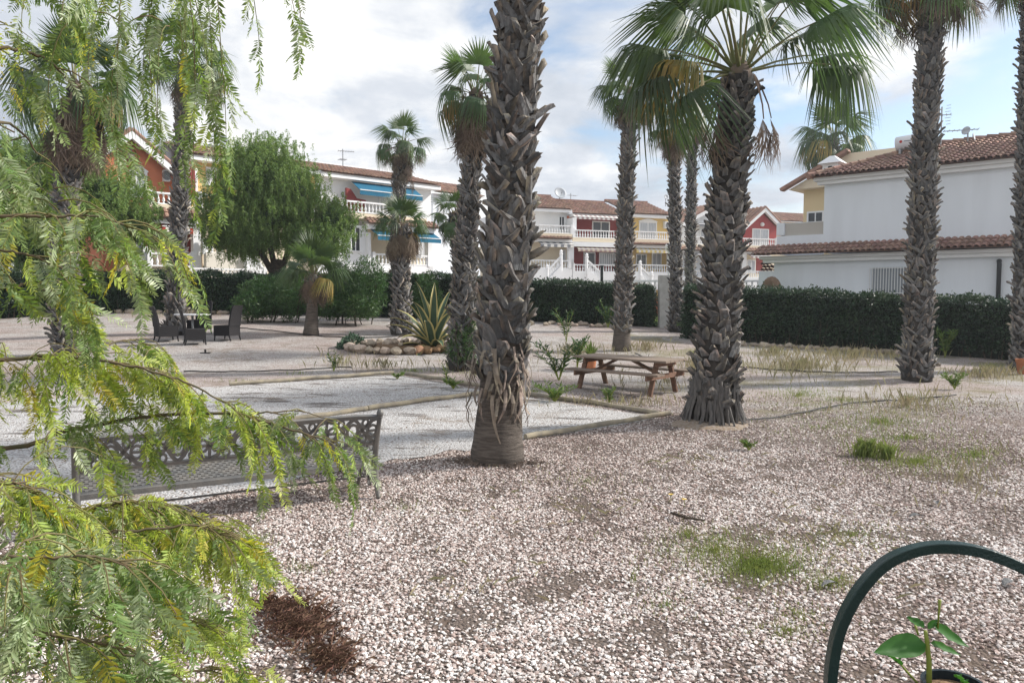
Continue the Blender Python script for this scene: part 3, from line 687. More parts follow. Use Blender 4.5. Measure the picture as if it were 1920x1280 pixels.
    tile_slope(r, x0, x1, -0.6, z0, 0.05, z1, 'porch_tiles', rows=3); F.box(r, 'cornice', 692, 818, 424, 433, 0.35, 0.4, M_white)
    awning(F, r, 694, 812, 433, 452, 0.0, 0.8, (M_teal,), val=0.26)
    F.box(r, 'porch_wall', 690, 806, 430, 510, WD + 0.05, 0.3, M_cream)
    F.box(r, 'column', 803, 812, 436, 510, 0.1, 0.35, M_white); F.box(r, 'column', 690, 696, 436, 510, 0.1, 0.3, M_white)
    window(F, r, 784, 799, 449, 482, WD + 0.08, M_glass, arch=True, bars=3)
    balustrade(F, r, 700, 803, 477, 497, 0.05); F.box(r, 'terrace_wall', 690, 815, 497, 530, 0.1, 1.4, M_white)
    # -- end block
    r = F.root('house_wing', 'plain white end wing with tiled roof behind the palms left of centre', px=809)
    a, b, _, _ = F.rect(812, 900, 350, 370, WD - 1); ez = F.rect(812, 840, 364, 365, WD - 1)[3]
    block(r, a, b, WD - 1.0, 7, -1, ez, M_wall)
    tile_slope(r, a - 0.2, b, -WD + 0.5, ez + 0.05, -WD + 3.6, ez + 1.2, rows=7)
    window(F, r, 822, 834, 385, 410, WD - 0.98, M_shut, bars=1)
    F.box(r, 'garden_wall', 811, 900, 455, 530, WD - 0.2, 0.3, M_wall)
house_left()

# ---- row across the green, beyond the hedge
def house_centre():
    F = Facade(1080, 64.0, (19.6, 8.0)); WD = -1.4
    def roof(r, x0, x1, ye, yr, over=0.7):
        a, b, _, ez = F.rect(x0, x1, ye, ye + 1, WD + over); zr = ez + 1.55
        MB().box(a, b, -WD - over, -WD + 0.2, ez - 0.28, ez - 0.01).build('cornice', M_white, r)
        tile_slope(r, a, b, -WD - over - 0.1, ez, -WD + 3.6, zr, rows=9, pitch=0.3); MB().box(a, b, -WD + 3.5, -WD + 3.8, zr - 0.1, zr + 0.16).build('ridge', M_tile, r)
        return a, b, ez
    def storey(r, x0, x1, wall_up, wall_lo, ys, porch=None):
        """ys: rail top, rail foot, slab foot, cornice foot, lower rail top, lower rail foot"""
        a, b, ez = roof(r, x0, x1, ys[6], ys[7])
        zmid = F.rect(x0, x1, ys[2], ys[2] + 1, 0)[3]
        block(r, a, b, WD, 8, zmid, ez - 0.28, wall_up, 'upper_wall'); block(r, a, b, WD + 0.004, 8, -1.4, zmid - 0.004, wall_lo, 'lower_wall')
        F.box(r, 'balcony_slab', x0, x1, ys[1], ys[2], 0.05, -WD + 0.06, M_cream)
        balustrade(F, r, x0 + 1, x1 - 1, ys[0], ys[1], -0.1)
        if porch:
            q0, q1, z0, z1 = F.rect(x0, x1, ys[2], porch, 0.5); tile_slope(r, q0, q1, -0.6, z0, -0.06, z1, 'porch_tiles', rows=2, pitch=0.3)
            F.box(r, 'cornice', x0, x1, porch, ys[3], 0.25, 0.5, M_white)
        else: F.box(r, 'cornice', x0, x1, ys[2] + 0.3, ys[3], 0.25, 0.5, M_white)
        balustrade(F, r, x0 + 1, x1 - 1, ys[4], ys[5], 0.0); F.box(r, 'terrace_wall', x0, x1, ys[5], ys[5] + 32, 0.1, 1.6, M_white)
    def steps(r, x0, x1, y0, y1):
        p0, p1, z0, z1 = F.rect(x0, x1, y0, y1, 1.0); o = None; sg = 1 if x1 > x0 else -1
        o = MB().bar((p0, -1.0, z1), (p1, -1.0, z0), 0.16, 0.12).build('stair_rail', M_white, r); k = MB()
        for i in range(8):
            u = (i + 0.5) / 8; k.lathe(bal_profile(0.7), (p0 + (p1 - p0) * u, -1.0, z1 + (z0 - z1) * u - 0.75), 6)
        k.build('balusters', M_white, o, kind='stuff')
        for q, zz in ((p0, z1), (p1, z0)): MB().lathe([(0.13, -1.2), (0.13, 0.15), (0.17, 0.16), (0.17, 0.24), (0.1, 0.26), (0.15, 0.4), (0.02, 0.55)], (q, -1.0, zz), 8).build('newel', M_white, o)
        MB().prism([(min(p0, p1), z0 - 1.0), (max(p0, p1), z0 - 1.0), (p1, z0 - 0.72), (p0, z1 - 0.72)] if p1 > p0 else [(p1, z0 - 1.0), (p0, z0 - 1.0), (p0, z1 - 0.72), (p1, z0 - 0.72)], -1.15, -0.85).build('stair_side', M_white, r)
    # white end house
    r = F.root('terraced_house', 'white terraced house with grey striped awning beside the thick centre palm', px=960)
    storey(r, 960, 1073, M_white, M_cream, (421, 437, 442, 453, 487, 503, 390, 370), 447)
    window(F, r, 1047, 1059, 405, 434, WD + 0.01, M_glass, bars=1); window(F, r, 1050, 1060, 468, 490, WD + 0.03, M_glassl, bars=0)
    F.box(r, 'side_panel', 1063, 1073, 405, 437, WD + 0.02, 0.1, M_orange)
    awning(F, r, 1008, 1070, 453, 463, -0.1, 0.6, (M_canvas_g, M_canvas_w), val=0.25, stripe=0.3); F.box(r, 'column', 1066, 1076, 455, 505, 0.1, 0.35, M_white)
    steps(r, 1052, 1026, 480, 508)
    # dark red house
    r = F.root('terraced_house', 'dark red terraced house with white balcony between two palms', px=1074)
    storey(r, 1074, 1178, M_red, M_red, (432, 447, 454, 463, 496, 510, 402, 380))
    window(F, r, 1110, 1143, 415, 449, WD + 0.01, M_glass, bars=1); window(F, r, 1094, 1116, 473, 503, WD + 0.03, M_glass, bars=0, name='door')
    window(F, r, 1123, 1154, 474, 495, WD + 0.03, M_glassl, bars=6); F.box(r, 'party_wall', 1074, 1081, 408, 447, -0.2, 1.3, M_white)
    awning(F, r, 1072, 1176, 404, 412, WD + 0.65, 0.5, (M_canvas_w, M_canvas_p), val=0.2, stripe=0.22); awning(F, r, 1080, 1176, 463, 472, -0.1, 0.4, (M_canvas_b, M_canvas_p), val=0.2, stripe=0.22)
    F.box(r, 'column', 1176, 1184, 455, 515, 0.12, 0.35, M_white); steps(r, 1100, 1128, 487, 512)
    # yellow house
    r = F.root('terraced_house', 'yellow terraced house with arched window and air conditioner', px=1180)
    storey(r, 1180, 1262, M_yellow, M_yellow, (434, 449, 455, 465, 496, 511, 402, 383), 459)
    window(F, r, 1198, 1231, 416, 450, WD + 0.01, M_glassl, arch=True, bars=1); ac_unit(F, r, 1243, 1259, 416, 429, WD)
    window(F, r, 1192, 1212, 476, 500, WD + 0.03, M_glass, bars=1); window(F, r, 1222, 1240, 474, 503, WD + 0.03, M_glassl, bars=1)
    awning(F, r, 1189, 1255, 465, 474, -0.1, 0.4, (M_canvas_y, M_canvas_w), val=0.25, stripe=0.22); F.box(r, 'column', 1254, 1262, 455, 515, 0.12, 0.35, M_white); steps(r, 1200, 1222, 500, 520)
    # white gabled and red gabled houses
    def gable(name_label, x0, x1, pkx, pky, eyl, wallm, lo, win, ys, px):
        r = F.root('terraced_house', name_label, px=px)
        a, b, _, _ = F.rect(x0, x1, 420, 430, WD); g = F.rect(pkx - 1, pkx + 1, 420, 430, WD)[0]; pz = F.rect(x0, x1, pky, pky + 1, WD + 0.5)[3]; ez = F.rect(x0, x1, eyl, eyl + 1, WD + 0.5)[3]
        hw = min(g - a, b - g); sl = (pz - ez) / (b - g)
        zmid = F.rect(x0, x1, ys[2], ys[2] + 1, 0)[3]
        MB().prism([(a, zmid), (b, zmid), (b, ez - 0.25), (g, pz - 0.25), (a, pz - 0.25 - sl * (g - a))], -WD, -WD + 8).build('upper_wall', wallm, r)
        block(r, a, b, WD + 0.004, 8, -1.4, zmid - 0.004, lo, 'lower_wall')
        for e in (a - 0.35, b + 0.35):
            zz = pz - sl * abs(e - g); y0 = -WD - 0.6; m = MB()
            m.add([(g, y0, pz + 0.1), (e, y0, zz + 0.1), (e, y0, zz - 0.3), (g, y0, pz - 0.3), (g, y0 + 0.3, pz + 0.1), (e, y0 + 0.3, zz + 0.1), (e, y0 + 0.3, zz - 0.3), (g, y0 + 0.3, pz - 0.3)],
                  [(0, 1, 2, 3), (7, 6, 5, 4), (0, 4, 5, 1), (3, 2, 6, 7), (1, 5, 6, 2), (0, 3, 7, 4)]); m.build('barge_board', M_white, r)
            t = MB()
            for i in range(15): t.tube([(g, y0 + 0.1 + i * 0.55, pz + 0.15), (e, y0 + 0.1 + i * 0.55, zz + 0.15)], 0.14, 6)
            t.add([(g, y0 + 0.31, pz + 0.12), (e, y0 + 0.31, zz + 0.12), (e, y0 + 8.2, zz + 0.12), (g, y0 + 8.2, pz + 0.12)], [(0, 1, 2, 3)]); t.build('roof_tiles', M_tile, r, kind='stuff')
        F.box(r, 'balcony_slab', x0, x1, ys[1], ys[2], 0.05, -WD + 0.06, M_cream); balustrade(F, r, x0 + 1, x1 - 1, ys[0], ys[1], -0.1)
        q0, q1, z0, z1 = F.rect(x0, x1, ys[2], ys[2] + 7, 0.5); tile_slope(r, q0, q1, -0.6, z0, -0.06, z1, 'porch_tiles', rows=2, pitch=0.3)
        F.box(r, 'cornice', x0, x1, ys[2] + 7, ys[3], 0.25, 0.5, M_white)
        balustrade(F, r, x0 + 1, x1 - 1, ys[4], ys[5], 0.0); F.box(r, 'terrace_wall', x0, x1, ys[5], ys[5] + 32, 0.1, 1.6, M_white)
        F.box(r, 'column', x0, x0 + 12, ys[3], ys[5], 0.12, 0.4, M_white)
        for w in win: window(F, r, *w)
        return r
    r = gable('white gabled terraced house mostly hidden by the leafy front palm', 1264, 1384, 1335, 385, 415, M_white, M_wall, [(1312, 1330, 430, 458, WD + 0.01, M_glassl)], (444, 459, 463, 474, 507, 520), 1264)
    awning(F, r, 1300, 1372, 419, 425, WD + 0.05, 0.8, (M_canvas_g,), val=0.2); awning(F, r, 1300, 1372, 475, 482, 0.2, 0.7, (M_canvas_g,), val=0.2)
    r = gable('red gabled house with white pediment window right of the leafy front palm', 1388, 1456, 1428, 390, 419, mat('rose_plaster', (0.36, 0.075, 0.075), 0.9), M_cream, [(1410, 1441, 429, 461, WD + 0.01, M_glassl)], (447, 461, 465, 476, 508, 521), 1388)
    awning(F, r, 1400, 1440, 476, 484, 0.0, 0.6, (M_canvas_p, M_canvas_w), val=0.2, stripe=0.25); F.box(r, 'door_wall', 1418, 1430, 484, 512, WD + 0.05, 0.2, M_red); window(F, r, 1400, 1416, 487, 511, WD + 0.05, M_glassl)
    m = F.rect(1420, 1436, 421, 428, WD); MB().ball(((m[0] + m[1]) / 2, -WD - 0.1, m[3]), 0.2, 8).build('wall_lamp', M_shut, r)
    # far roofs to the right
    r = F.root('far_house', 'far tiled roofs and pale walls right of the red gabled house', px=1444)
    a, b, _, ez = F.rect(1444, 1560, 417, 418, WD - 6); block(r, a, b, WD - 6, 7, -1, ez, M_cream); tile_slope(r, a - 0.3, b, -WD + 5.4, ez, -WD + 9, ez + 1.3, rows=7, pitch=0.3)
    window(F, r, 1500, 1512, 425, 440, WD - 5.98, M_glassl)
    # lawn strip and low orange wall seen through the gate
    p = [G(1180, 607), G(1290, 612)]
    lw = MB(); A, B = Vector((2, 31.5, 0)), Vector((14, 31.5, 0))
    V = [(x, y, T(x, y) + 0.03) for y in (30.9, 33, 35, 38) for x in np.linspace(3.5, 10.5, 12)]
    lw.add(V, [(r_ * 12 + c, r_ * 12 + c + 1, (r_ + 1) * 12 + c + 1, (r_ + 1) * 12 + c) for r_ in range(3) for c in range(11)])
    lw.build('lawn', mat('lawn_green', (0.16, 0.24, 0.03), 0.9, (0.10, 0.17, 0.02), 3, bump=0.6, bscale=60), kind='structure')
    w = thing('garden_wall', 'low orange garden wall seen through the gap by the gate pillar', 'wall', (4.5, 40, T(6, 40)))
    MB().box(0, 9, 0, 0.25, -0.3, 0.75).build('wall', M_orange, w); MB().box(-0.05, 9.05, -0.04, 0.29, 0.75, 0.85).build('coping', M_cream, w)
    k = MB(); 
    for i in range(28): k.lathe(bal_profile(0.75), (0.3 + i * 0.3, 0.12, 0.85), 6)
    k.build('balusters', M_white, w, kind='stuff'); MB().box(0, 9, 0.04, 0.2, 1.6, 1.7).build('handrail', M_white, w)
house_centre()

# ---- white house on the right
def house_right():
    F = Facade(1535, 32.6, (5.2, -4.8))
    r = F.root('white_house', 'white two storey house with tiled roof and barred window at right', px=1455)
    e0 = F.m(1546, 346, 0); e1 = F.m(1904, 312, 0); a = e0[0] - F.ox; b = F.m(2060, 312, 0)[0] - F.ox
    ez = (e0[1] + e1[1]) / 2 - F.oz; pz = F.m(1660, 470, 0)[1] - F.oz
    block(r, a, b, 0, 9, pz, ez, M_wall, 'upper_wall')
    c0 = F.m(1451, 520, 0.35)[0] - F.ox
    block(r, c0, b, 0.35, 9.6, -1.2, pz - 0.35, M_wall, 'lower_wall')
    for k, (o, t) in enumerate(((0.22, 0.14), (0.34, 0.14))):
        MB().box(a - o, b, -o, 0.1, ez - 0.02 + 0.145 * k, ez - 0.02 + 0.145 * k + 0.14).build('cornice', M_white, r)
        MB().box(c0 - o - 0.2, b, -0.35 - o, 0.0, pz - 0.36 + 0.145 * k - 0.02, pz - 0.36 + 0.145 * k + 0.12).build('cornice', M_white, r)
    # lower tile strip: every cover tile its own piece
    def tile(w, l):
        V = []; F_ = []
        for (x, lift, q) in ((0, 0.05, 1.0), (l, 0.0, 0.85)):
            for ang in range(0, 181, 36):
                g = R(ang); V.append((-w * q * math.cos(g), x, lift + w * 0.75 * math.sin(g)))
        for k in range(5): F_.append((k, k + 1, k + 7, k + 6))
        V2 = [(v[0] * 0.85, v[1] + 0.001, v[2] - 0.018) for v in V[:6]]; o = len(V); V += V2
        for k in range(5): F_.append((k + 1, k, o + k, o + k + 1))
        m = MB(); m.add(V, F_); me = m.mesh('tile', True); me.materials.append(M_tile2); return me
    p = 0.23
    def slope(parent, x0f, x1f, yf, zf, yb, zb, rows, x0b=None, limit=300, base='roof_bed'):
        L_ = math.hypot(yb - yf, zb - zf); ang = math.atan2(zb - zf, yb - yf); me = tile(p * 0.5, L_ / rows * 1.1); x0b = x0f if x0b is None else x0b
        bed = MB().add([(x0f, yf, zf), (x1f, yf, zf), (x1f, yb, zb), (x0b, yb, zb)], [(0, 1, 2, 3)]).build(base, M_tile, parent)
        rest = MB(); n = 0
        for rr in range(rows):
            u = rr / rows; xs = x0f + (x0b - x0f) * u
            y, z = yf + (yb - yf) * u, zf + (zb - zf) * u
            x = x1f - 0.12 - 0.0
            while x > xs:
                mw = Matrix.Translation((x, y, z)) @ Matrix.Rotation(ang, 4, 'X') @ Matrix.Rotation(rnd.uniform(-0.03, 0.03), 4, 'Z')
                if n < limit and x < x0f + 13.5: link('tile', me, bed, mw=mw); n += 1
                else: rest.add([mw @ v.co for v in me.vertices], [tuple(q.vertices) for q in me.polygons])
                x -= p
        if rest.f: rest.build('roof_tiles', M_tile, bed, kind='stuff')
        return bed
    slope(r, c0 - 0.75, b, -1.0, pz - 0.06, -0.02, pz + 0.36, 3, base='porch_roof_bed')
    # hipped main roof
    rz = F.m(1760, 268, -3.6)[1] - F.oz; ym = 4.2; hx = F.m(1759, 268, -3.6)[0] - F.ox
    slope(r, a - 0.5, b, -0.55, ez + 0.27, ym, rz, 12, x0b=hx, base='roof_bed', limit=300)
    MB().add([(a - 0.5, -0.55, ez + 0.27), (hx, ym, rz), (a - 0.5, 9.2, ez + 0.27)], [(0, 1, 2)]).build('hip_slope', M_tile, r)
    MB().add([(hx, ym, rz), (b, ym, rz), (b, 9.2, ez + 0.27), (a - 0.5, 9.2, ez + 0.27)], [(0, 1, 2, 3)]).build('rear_slope', M_tile, r)
    h = MB(); A = Vector((a - 0.5, -0.55, ez + 0.33)); B = Vector((hx, ym, rz + 0.1))
    for i in range(16): h.tube([A.lerp(B, i / 16), A.lerp(B, (i + 1.1) / 16)], [0.15, 0.12], 8)
    h.build('hip_tiles', M_tile, r); h = MB()
    for i in range(22): h.tube([(hx + i * 0.42, ym, rz + 0.08), (hx + (i + 1.1) * 0.42, ym, rz + 0.05)], [0.15, 0.12], 8)
    h.build('ridge_tiles', M_tile, r)
    # barred window
    x0, x1, z0, z1 = F.rect(1632, 1706, 501, 553, 0.35)
    MB().box(x0 + 0.05, x1 - 0.05, -0.36, -0.30, z0, z1).build('window', mat('dim_glass', (0.30, 0.33, 0.36), 0.2, spec=0.6), r)
    g = MB()
    for i in range(15): q = x0 + (x1 - x0) * i / 14; g.box(q - 0.012, q + 0.012, -0.47, -0.445, z0, z1)
    for q in (z0 + 0.08, z1 - 0.03): g.box(x0, x1, -0.475, -0.44, q - 0.015, q + 0.015)
    g.build('window_bars', M_shut, r)
    MB().box(x0 - 0.08, x1 + 0.08, -0.45, -0.34, z0 - 0.09, z0).build('sill', mat('brick_sill', (0.3, 0.16, 0.1), 0.9), r)
    x0, x1, z0, z1 = F.rect(1868, 1877, 489, 575, 0.5)
    xc = (x0 + x1) / 2; MB().tube([(xc - 0.02, -0.3, z1), (xc - 0.02, -0.5, z1), (xc, -0.52, z1 - 0.12), (xc, -0.5, z0)], 0.075, 10).build('drain_pipe', M_dark, r, smooth=True)
    # roof terrace parapet with glass on the left
    x0, x1, z0, z1 = F.rect(1456, 1546, 441, 462, 0)
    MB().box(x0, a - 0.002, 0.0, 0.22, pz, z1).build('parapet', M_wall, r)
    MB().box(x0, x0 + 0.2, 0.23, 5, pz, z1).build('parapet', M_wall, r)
    q = F.rect(1466, 1546, 418, 441, -0.1); MB().box(q[0], a - 0.05, 0.1, 0.115, z1 + 0.002, q[3]).build('glass_screen', mat('pale_glass', (0.45, 0.42, 0.38), 0.15, spec=0.5, transl=0.0), r)
    f = MB(); f.box(q[0], a - 0.02, 0.085, 0.13, q[3], q[3] + 0.03); f.box(q[0] - 0.03, q[0], 0.085, 0.13, z1, q[3] + 0.03); f.build('screen_frame', M_shut, r)
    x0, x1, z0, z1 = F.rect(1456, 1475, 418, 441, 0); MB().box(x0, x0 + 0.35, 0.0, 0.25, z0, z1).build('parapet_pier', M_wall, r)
    # low return wall at the corner with stacked curved tiles on it
    x0, x1, z0, z1 = F.rect(1422, 1452, 508, 560, 0.35)
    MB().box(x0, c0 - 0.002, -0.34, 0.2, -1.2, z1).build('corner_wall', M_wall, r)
    st = thing('tile_stack', 'small pile of curved clay tiles on the white corner wall', 'tile stack', F.A + F.t * (F.ox + x0 + 0.35) + F.n * 0.1 + Vector((0, 0, F.oz + z1)), F.rz)
    me = tile(0.11, 0.42)
    for i in range(5):
        for j in range(3 - i // 2): link('tile', me, st, mw=Matrix.Translation((0.17 * j - 0.2 + 0.08 * (i % 2), -0.2, 0.0 + 0.13 * i)))
    # stone arch ornament beyond the hedge
    x0, x1, z0, z1 = F.rect(1429, 1464, 521, 560, 1.4); cx = (x0 + x1) / 2; w = (x1 - x0) / 2
    sa = thing('stone_arch', 'brown stone arch ornament rising above the right hedge', 'garden ornament', F.A + F.t * (F.ox + cx) + F.n * 1.4 + Vector((0, 0, F.oz + z0 - 1.2)), F.rz)
    pts = [(w * 0.78 * math.cos(t), 0, (z1 - z0) * 0.85 * math.sin(t) + 1.2) for t in np.linspace(0, math.pi, 15)]
    MB().tube([(w * 0.85, 0, 0)] + pts + [(-w * 0.85, 0, 0)], 0.17, 8, flat=1.2).build('arch', mat('brown_stone', (0.22, 0.15, 0.1), 0.9, (0.15, 0.1, 0.07), 5, bump=0.5), sa, smooth=True)
    # roof furniture
    def on(px, py, d): s, z = F.m(px, py, d); return F.A + F.t * s + F.n * d + Vector((0, 0, z))
    t = thing('solar_tank', 'white cylindrical solar water tank lying on the tiled roof', 'water tank', on(1702, 281, -2.6), F.rz)
    k = 26.5 / 1430 * 1.15
    MB().tube([(-0.46, 0, 0.28), (-0.44, 0, 0.28), (0.9, 0, 0.36), (0.92, 0, 0.36)], [0.22, 0.30, 0.30, 0.22], 18).build('tank', mat('enamel_white', (0.66, 0.66, 0.68), 0.3), t, smooth=True)
    MB().box(-0.3, -0.22, -0.2, 0.2, -0.25, 0.05).box(0.6, 0.68, -0.2, 0.2, -0.15, 0.1).build('cradle', M_grey, t)
    lg = MB().lathe([(0.001, 0), (0.06, 0), (0.06, 0.004), (0.001, 0.004)], (0, 0, 0), 12)
    o = lg.build('red_emblem', M_canvas_r, t); o.matrix_local = Matrix.Translation((-0.2, -0.3, 0.32)) @ Matrix.Rotation(R(90), 4, 'X')
    MB().box(-0.08, 0.2, -0.305, -0.29, 0.31, 0.345).build('lettering_band', M_canvas_g, t)
    c = thing('chimney', 'small white chimney with pyramid cap on the white house roof', 'chimney', on(1561, 320, -1.2), F.rz)
    MB().box(-0.32, 0.32, -0.3, 0.3, -0.6, 0.28).build('shaft', M_white, c)
    MB().add([(-0.5, -0.45, 0.28), (0.5, -0.45, 0.28), (0.5, 0.45, 0.28), (-0.5, 0.45, 0.28), (-0.1, -0.1, 0.62), (0.1, -0.1, 0.62), (0.1, 0.1, 0.62), (-0.1, 0.1, 0.62)], [(3, 2, 1, 0), (4, 5, 6, 7), (0, 1, 5, 4), (1, 2, 6, 5), (2, 3, 7, 6), (3, 0, 4, 7)]).build('cap', M_white, c)
    MB().box(-0.08, 0.08, -0.31, -0.302, 0.02, 0.16).build('vent', M_dark, c)
    b1 = on(1764, 268, -3.6); g = antenna('aerial', 'tall thin aerial with mesh grid on the white house roof', b1, 1.5, [(1.15, 0.5, -30, 4)])
    gm = MB(); 
    for i in range(7): gm.tube([(0.05 + 0.06 * abs(i - 3) * 0.5, -0.1, 0.75 + i * 0.13), (0.32, -0.1, 0.78 + i * 0.13)], 0.01, 4)
    gm.build('grid', M_grey, g)
    b2 = on(1814, 272, -3.6); g = antenna('aerial', 'short mast with yagi aerial and two small dishes on the white house roof', b2, 0.75, [(0.62, 1.3, 160, 8)])
    for nm, off, f in (('dish', Vector((-0.12, -0.1, 0.55)), (-0.8, -0.5, 0.3)), ('dish', Vector((0.16, -0.1, 0.3)), (0.8, -0.7, 0.25))):
        q = Vector(f).normalized().to_track_quat('Z', 'Y').to_matrix(); m = MB().lathe([(0.01, 0), (0.1, 0.015), (0.18, 0.05), (0.184, 0.045), (0.1, 0.0), (0.01, -0.015)], (0, 0, 0), 14); m.v = [tuple(off + q @ Vector(v)) for v in m.v]; m.build('dish', M_dish, g, smooth=True)
    # yellow house just behind
    r = F.root('yellow_house', 'pale yellow house behind the roof terrace of the white house', px=1494)
    x0, x1, z0, z1 = F.rect(1506, 1575, 350, 470, -9); block(r, x0, x1 + 4, -9, 6, -1, z1, mat('pale_yellow', (0.68, 0.55, 0.34), 0.9))
    MB().prism([(x0 - 0.6, z1 - 0.1), (x0 + 2.6, z1 + 1.5), (x0 + 7, z1 + 1.5), (x0 + 7, z1 - 0.1)], 8.4, 15).build('roof', M_cream, r)
    m = MB(); m.bar((x0 - 0.9, 8.2, z1 - 0.1), (x0 + 2.6, 8.2, z1 + 1.62), 0.5, 0.16); m.build('verge', M_tile, r)
    window(F, r, 1513, 1545, 396, 436, -8.98, M_glass, bars=1)
house_right()

# ---- roof furniture on the other rows
def on_left(px, py, d=-4.8):
    F = Facade(320, 37.0, TL); s, z = F.m(px, py, d); return F.A + F.t * s + F.n * d + Vector((0, 0, z))
def on_centre(px, py, d=-5):
    F = Facade(1080, 64.0, (19.6, 8.0)); s, z = F.m(px, py, d); return F.A + F.t * s + F.n * d + Vector((0, 0, z))
dish(None, 'satellite_dish', 'large grey satellite dish on the yellow house roof by the pepper tree', on_left(411, 275), 0.25, 0.5, (0.5, -0.7, 0.45))
dish(None, 'satellite_dish', 'small dish on a tall thin mast above the yellow house roof', on_left(412, 272, -5.2), 0.95, 0.13, (0.6, -0.7, 0.3), feed=False)
dish(None, 'satellite_dish', 'big pale dish half hidden behind the slim left palm', on_left(292, 300, -4.0), 0.3, 0.85, (0.5, -0.7, 0.4))
antenna('aerial', 'aerial with long boom on the brown roof right of the pepper tree', on_left(643, 308), 0.95, [(0.82, 1.0, 20, 7), (0.3, 0.5, 120, 4)])
dish(None, 'satellite_dish', 'grey satellite dish on the white house roof beside the thick centre palm', on_centre(1049, 370), 0.3, 0.55, (0.3, -0.8, 0.4))
antenna('aerial', 'small aerial above the dark red house roof', on_centre(1070, 379), 0.8, [(0.6, 0.9, 30, 5)])
dish(None, 'satellite_dish', 'little dish on a mast above the yellow house with arched window', on_centre(1248, 384), 0.7, 0.22, (0.3, -0.9, 0.3), feed=False)

# gate pillar, black post, globe lamp
p = G(1246, 614); t = thing('gate_pillar', 'weathered pale concrete gate pillar at the hedge gap', 'gate pillar', p); h = at(1246, 516, p.y).z - p.z
m_p = mat('weathered_concrete', (0.55, 0.54, 0.51), 0.9, (0.38, 0.37, 0.34), 2.5, bump=0.3)
MB().box(-0.2, 0.2, -0.02, 0.45, -0.1, h).build('shaft', m_p, t); MB().box(0.202, 0.34, -0.05, 0.3, -0.1, h * 0.17).build('meter_box', M_shut, t)
p = at(1128, 560, 36); p.z = T(p.x, 36); t = thing('post', 'dark metal post standing beyond the middle hedge', 'post', p); h = at(1128, 500, 36).z - p.z
MB().box(-0.06, 0.06, -0.06, 0.06, -0.1, h).build('shaft', M_dark, t); MB().box(-0.08, 0.08, -0.08, 0.08, h, h + 0.06).build('cap', M_dark, t)
p = at(1253, 560, 38); p.z = T(p.x, 38); t = thing('globe_lamp', 'white globe street lamp behind the palm by the gate pillar', 'street lamp', p); h = at(1253, 471, 38).z - p.z
MB().tube([(0, 0, -0.1), (0, 0, h)], 0.045, 8).build('pole', M_shut, t); MB().ball((0, 0, h + 0.2), 0.21, 14).build('globe', mat('opal_globe', (0.75, 0.74, 0.72), 0.3), t, smooth=True); MB().lathe([(0.1, 0), (0.1, 0.05), (0.05, 0.06)], (0, 0, h - 0.03), 10).build('collar', M_shut, t)
# ================================================================== PALMS
def frond_mesh(seed, n=42, span=118, droop=0.5, cup=0.25, dead=0.0, pet=0.85, ragged=0.1):
    """fan leaf along +Y, hastula at y=pet; Z is the upper face"""
    q = random.Random(seed); m = MB()
    m.tube([(0, 0, 0), (0, pet * 0.35, 0.05 * pet), (0, pet * 0.7, 0.06 * pet), (0, pet, 0.02)], [0.035, 0.024, 0.018, 0.014], 6, flat=0.6)
    nf = len(m.f)
    for i in range(n):
        a = R(-span + 2 * span * (i + 0.5) / n + q.uniform(-0.6, 0.6)); da = R(span / n)
        L_ = (0.98 - 0.30 * (abs(a) / R(span)) ** 2) * q.uniform(0.88, 1.05)
        if dead: a *= (1 - 0.55 * dead)
        sag = droop * q.uniform(0.6, 1.5); hang = q.uniform(0.35, 1.0) < droop * 1.3
        st = [0.0, 0.2, 0.40, 0.54, 0.70, 0.85, 1.0]; rows = []
        tw = q.uniform(-0.4, 0.4) * ragged * 3
        x = 0.0; yv = 0.0
        for k, s in enumerate(st):
            r = s * L_
            w = (r * math.tan(da) * 1.04 if s <= 0.55 else L_ * 0.54 * math.tan(da) * 1.04 * max(0.0, 1 - ((s - 0.54) / 0.46) ** 1.3)) + 0.0015
            if dead: w *= 0.75
            aa = a + tw * max(0, s - 0.45)
            cx, cy = math.sin(aa), math.cos(aa)
            z = -cup * r * r * (0.3 + abs(math.sin(a)) * 0.8) - (sag * max(0, s - 0.40) ** 1.6 * 1.5)
            rr = r
            if s > 0.5 and hang: rr = r - (s - 0.5) * L_ * 0.45; z -= (s - 0.5) * 0.6 * L_
            if dead: z += q.uniform(-0.03, 0.03) * s * 3
            c = Vector((cx * rr, pet + cy * rr, z)); t = Vector((cy, -cx, 0)); rid = 0.25 * w
            rows.append((c - t * w, c + Vector((0, 0, rid if not dead else rid * 2)), c + t * w))
        o = len(m.v)
        for b in rows: m.v.extend([tuple(p) for p in b])
        for k in range(len(st) - 1):
            for j in range(2): m.f.append((o + k * 3 + j, o + k * 3 + j + 1, o + k * 3 + j + 4, o + k * 3 + j + 3))
    return m, nf
def frond_data(seed, mt, **k):
    m, nf = frond_mesh(seed, **k); me = m.mesh('frond'); me.materials.append(mt); me.materials.append(M_petiole if mt is not M_frond_d else M_frond_d)
    idx = [1] * nf + [0] * (len(m.f) - nf); me.polygons.foreach_set('material_index', idx); me.update(); return me
FR_UP = [frond_data(i, M_frond, droop=0.12, cup=0.12, span=95) for i in range(3)]
FR_MID = [frond_data(10 + i, M_frond, droop=0.40 + 0.12 * i, cup=0.22, span=118) for i in range(4)]
FR_LOW = [frond_data(20 + i, M_frond, droop=0.8, cup=0.35, span=118) for i in range(3)]
FR_YEL = [frond_data(30 + i, M_frond_y, droop=0.8, cup=0.4, span=105) for i in range(2)]
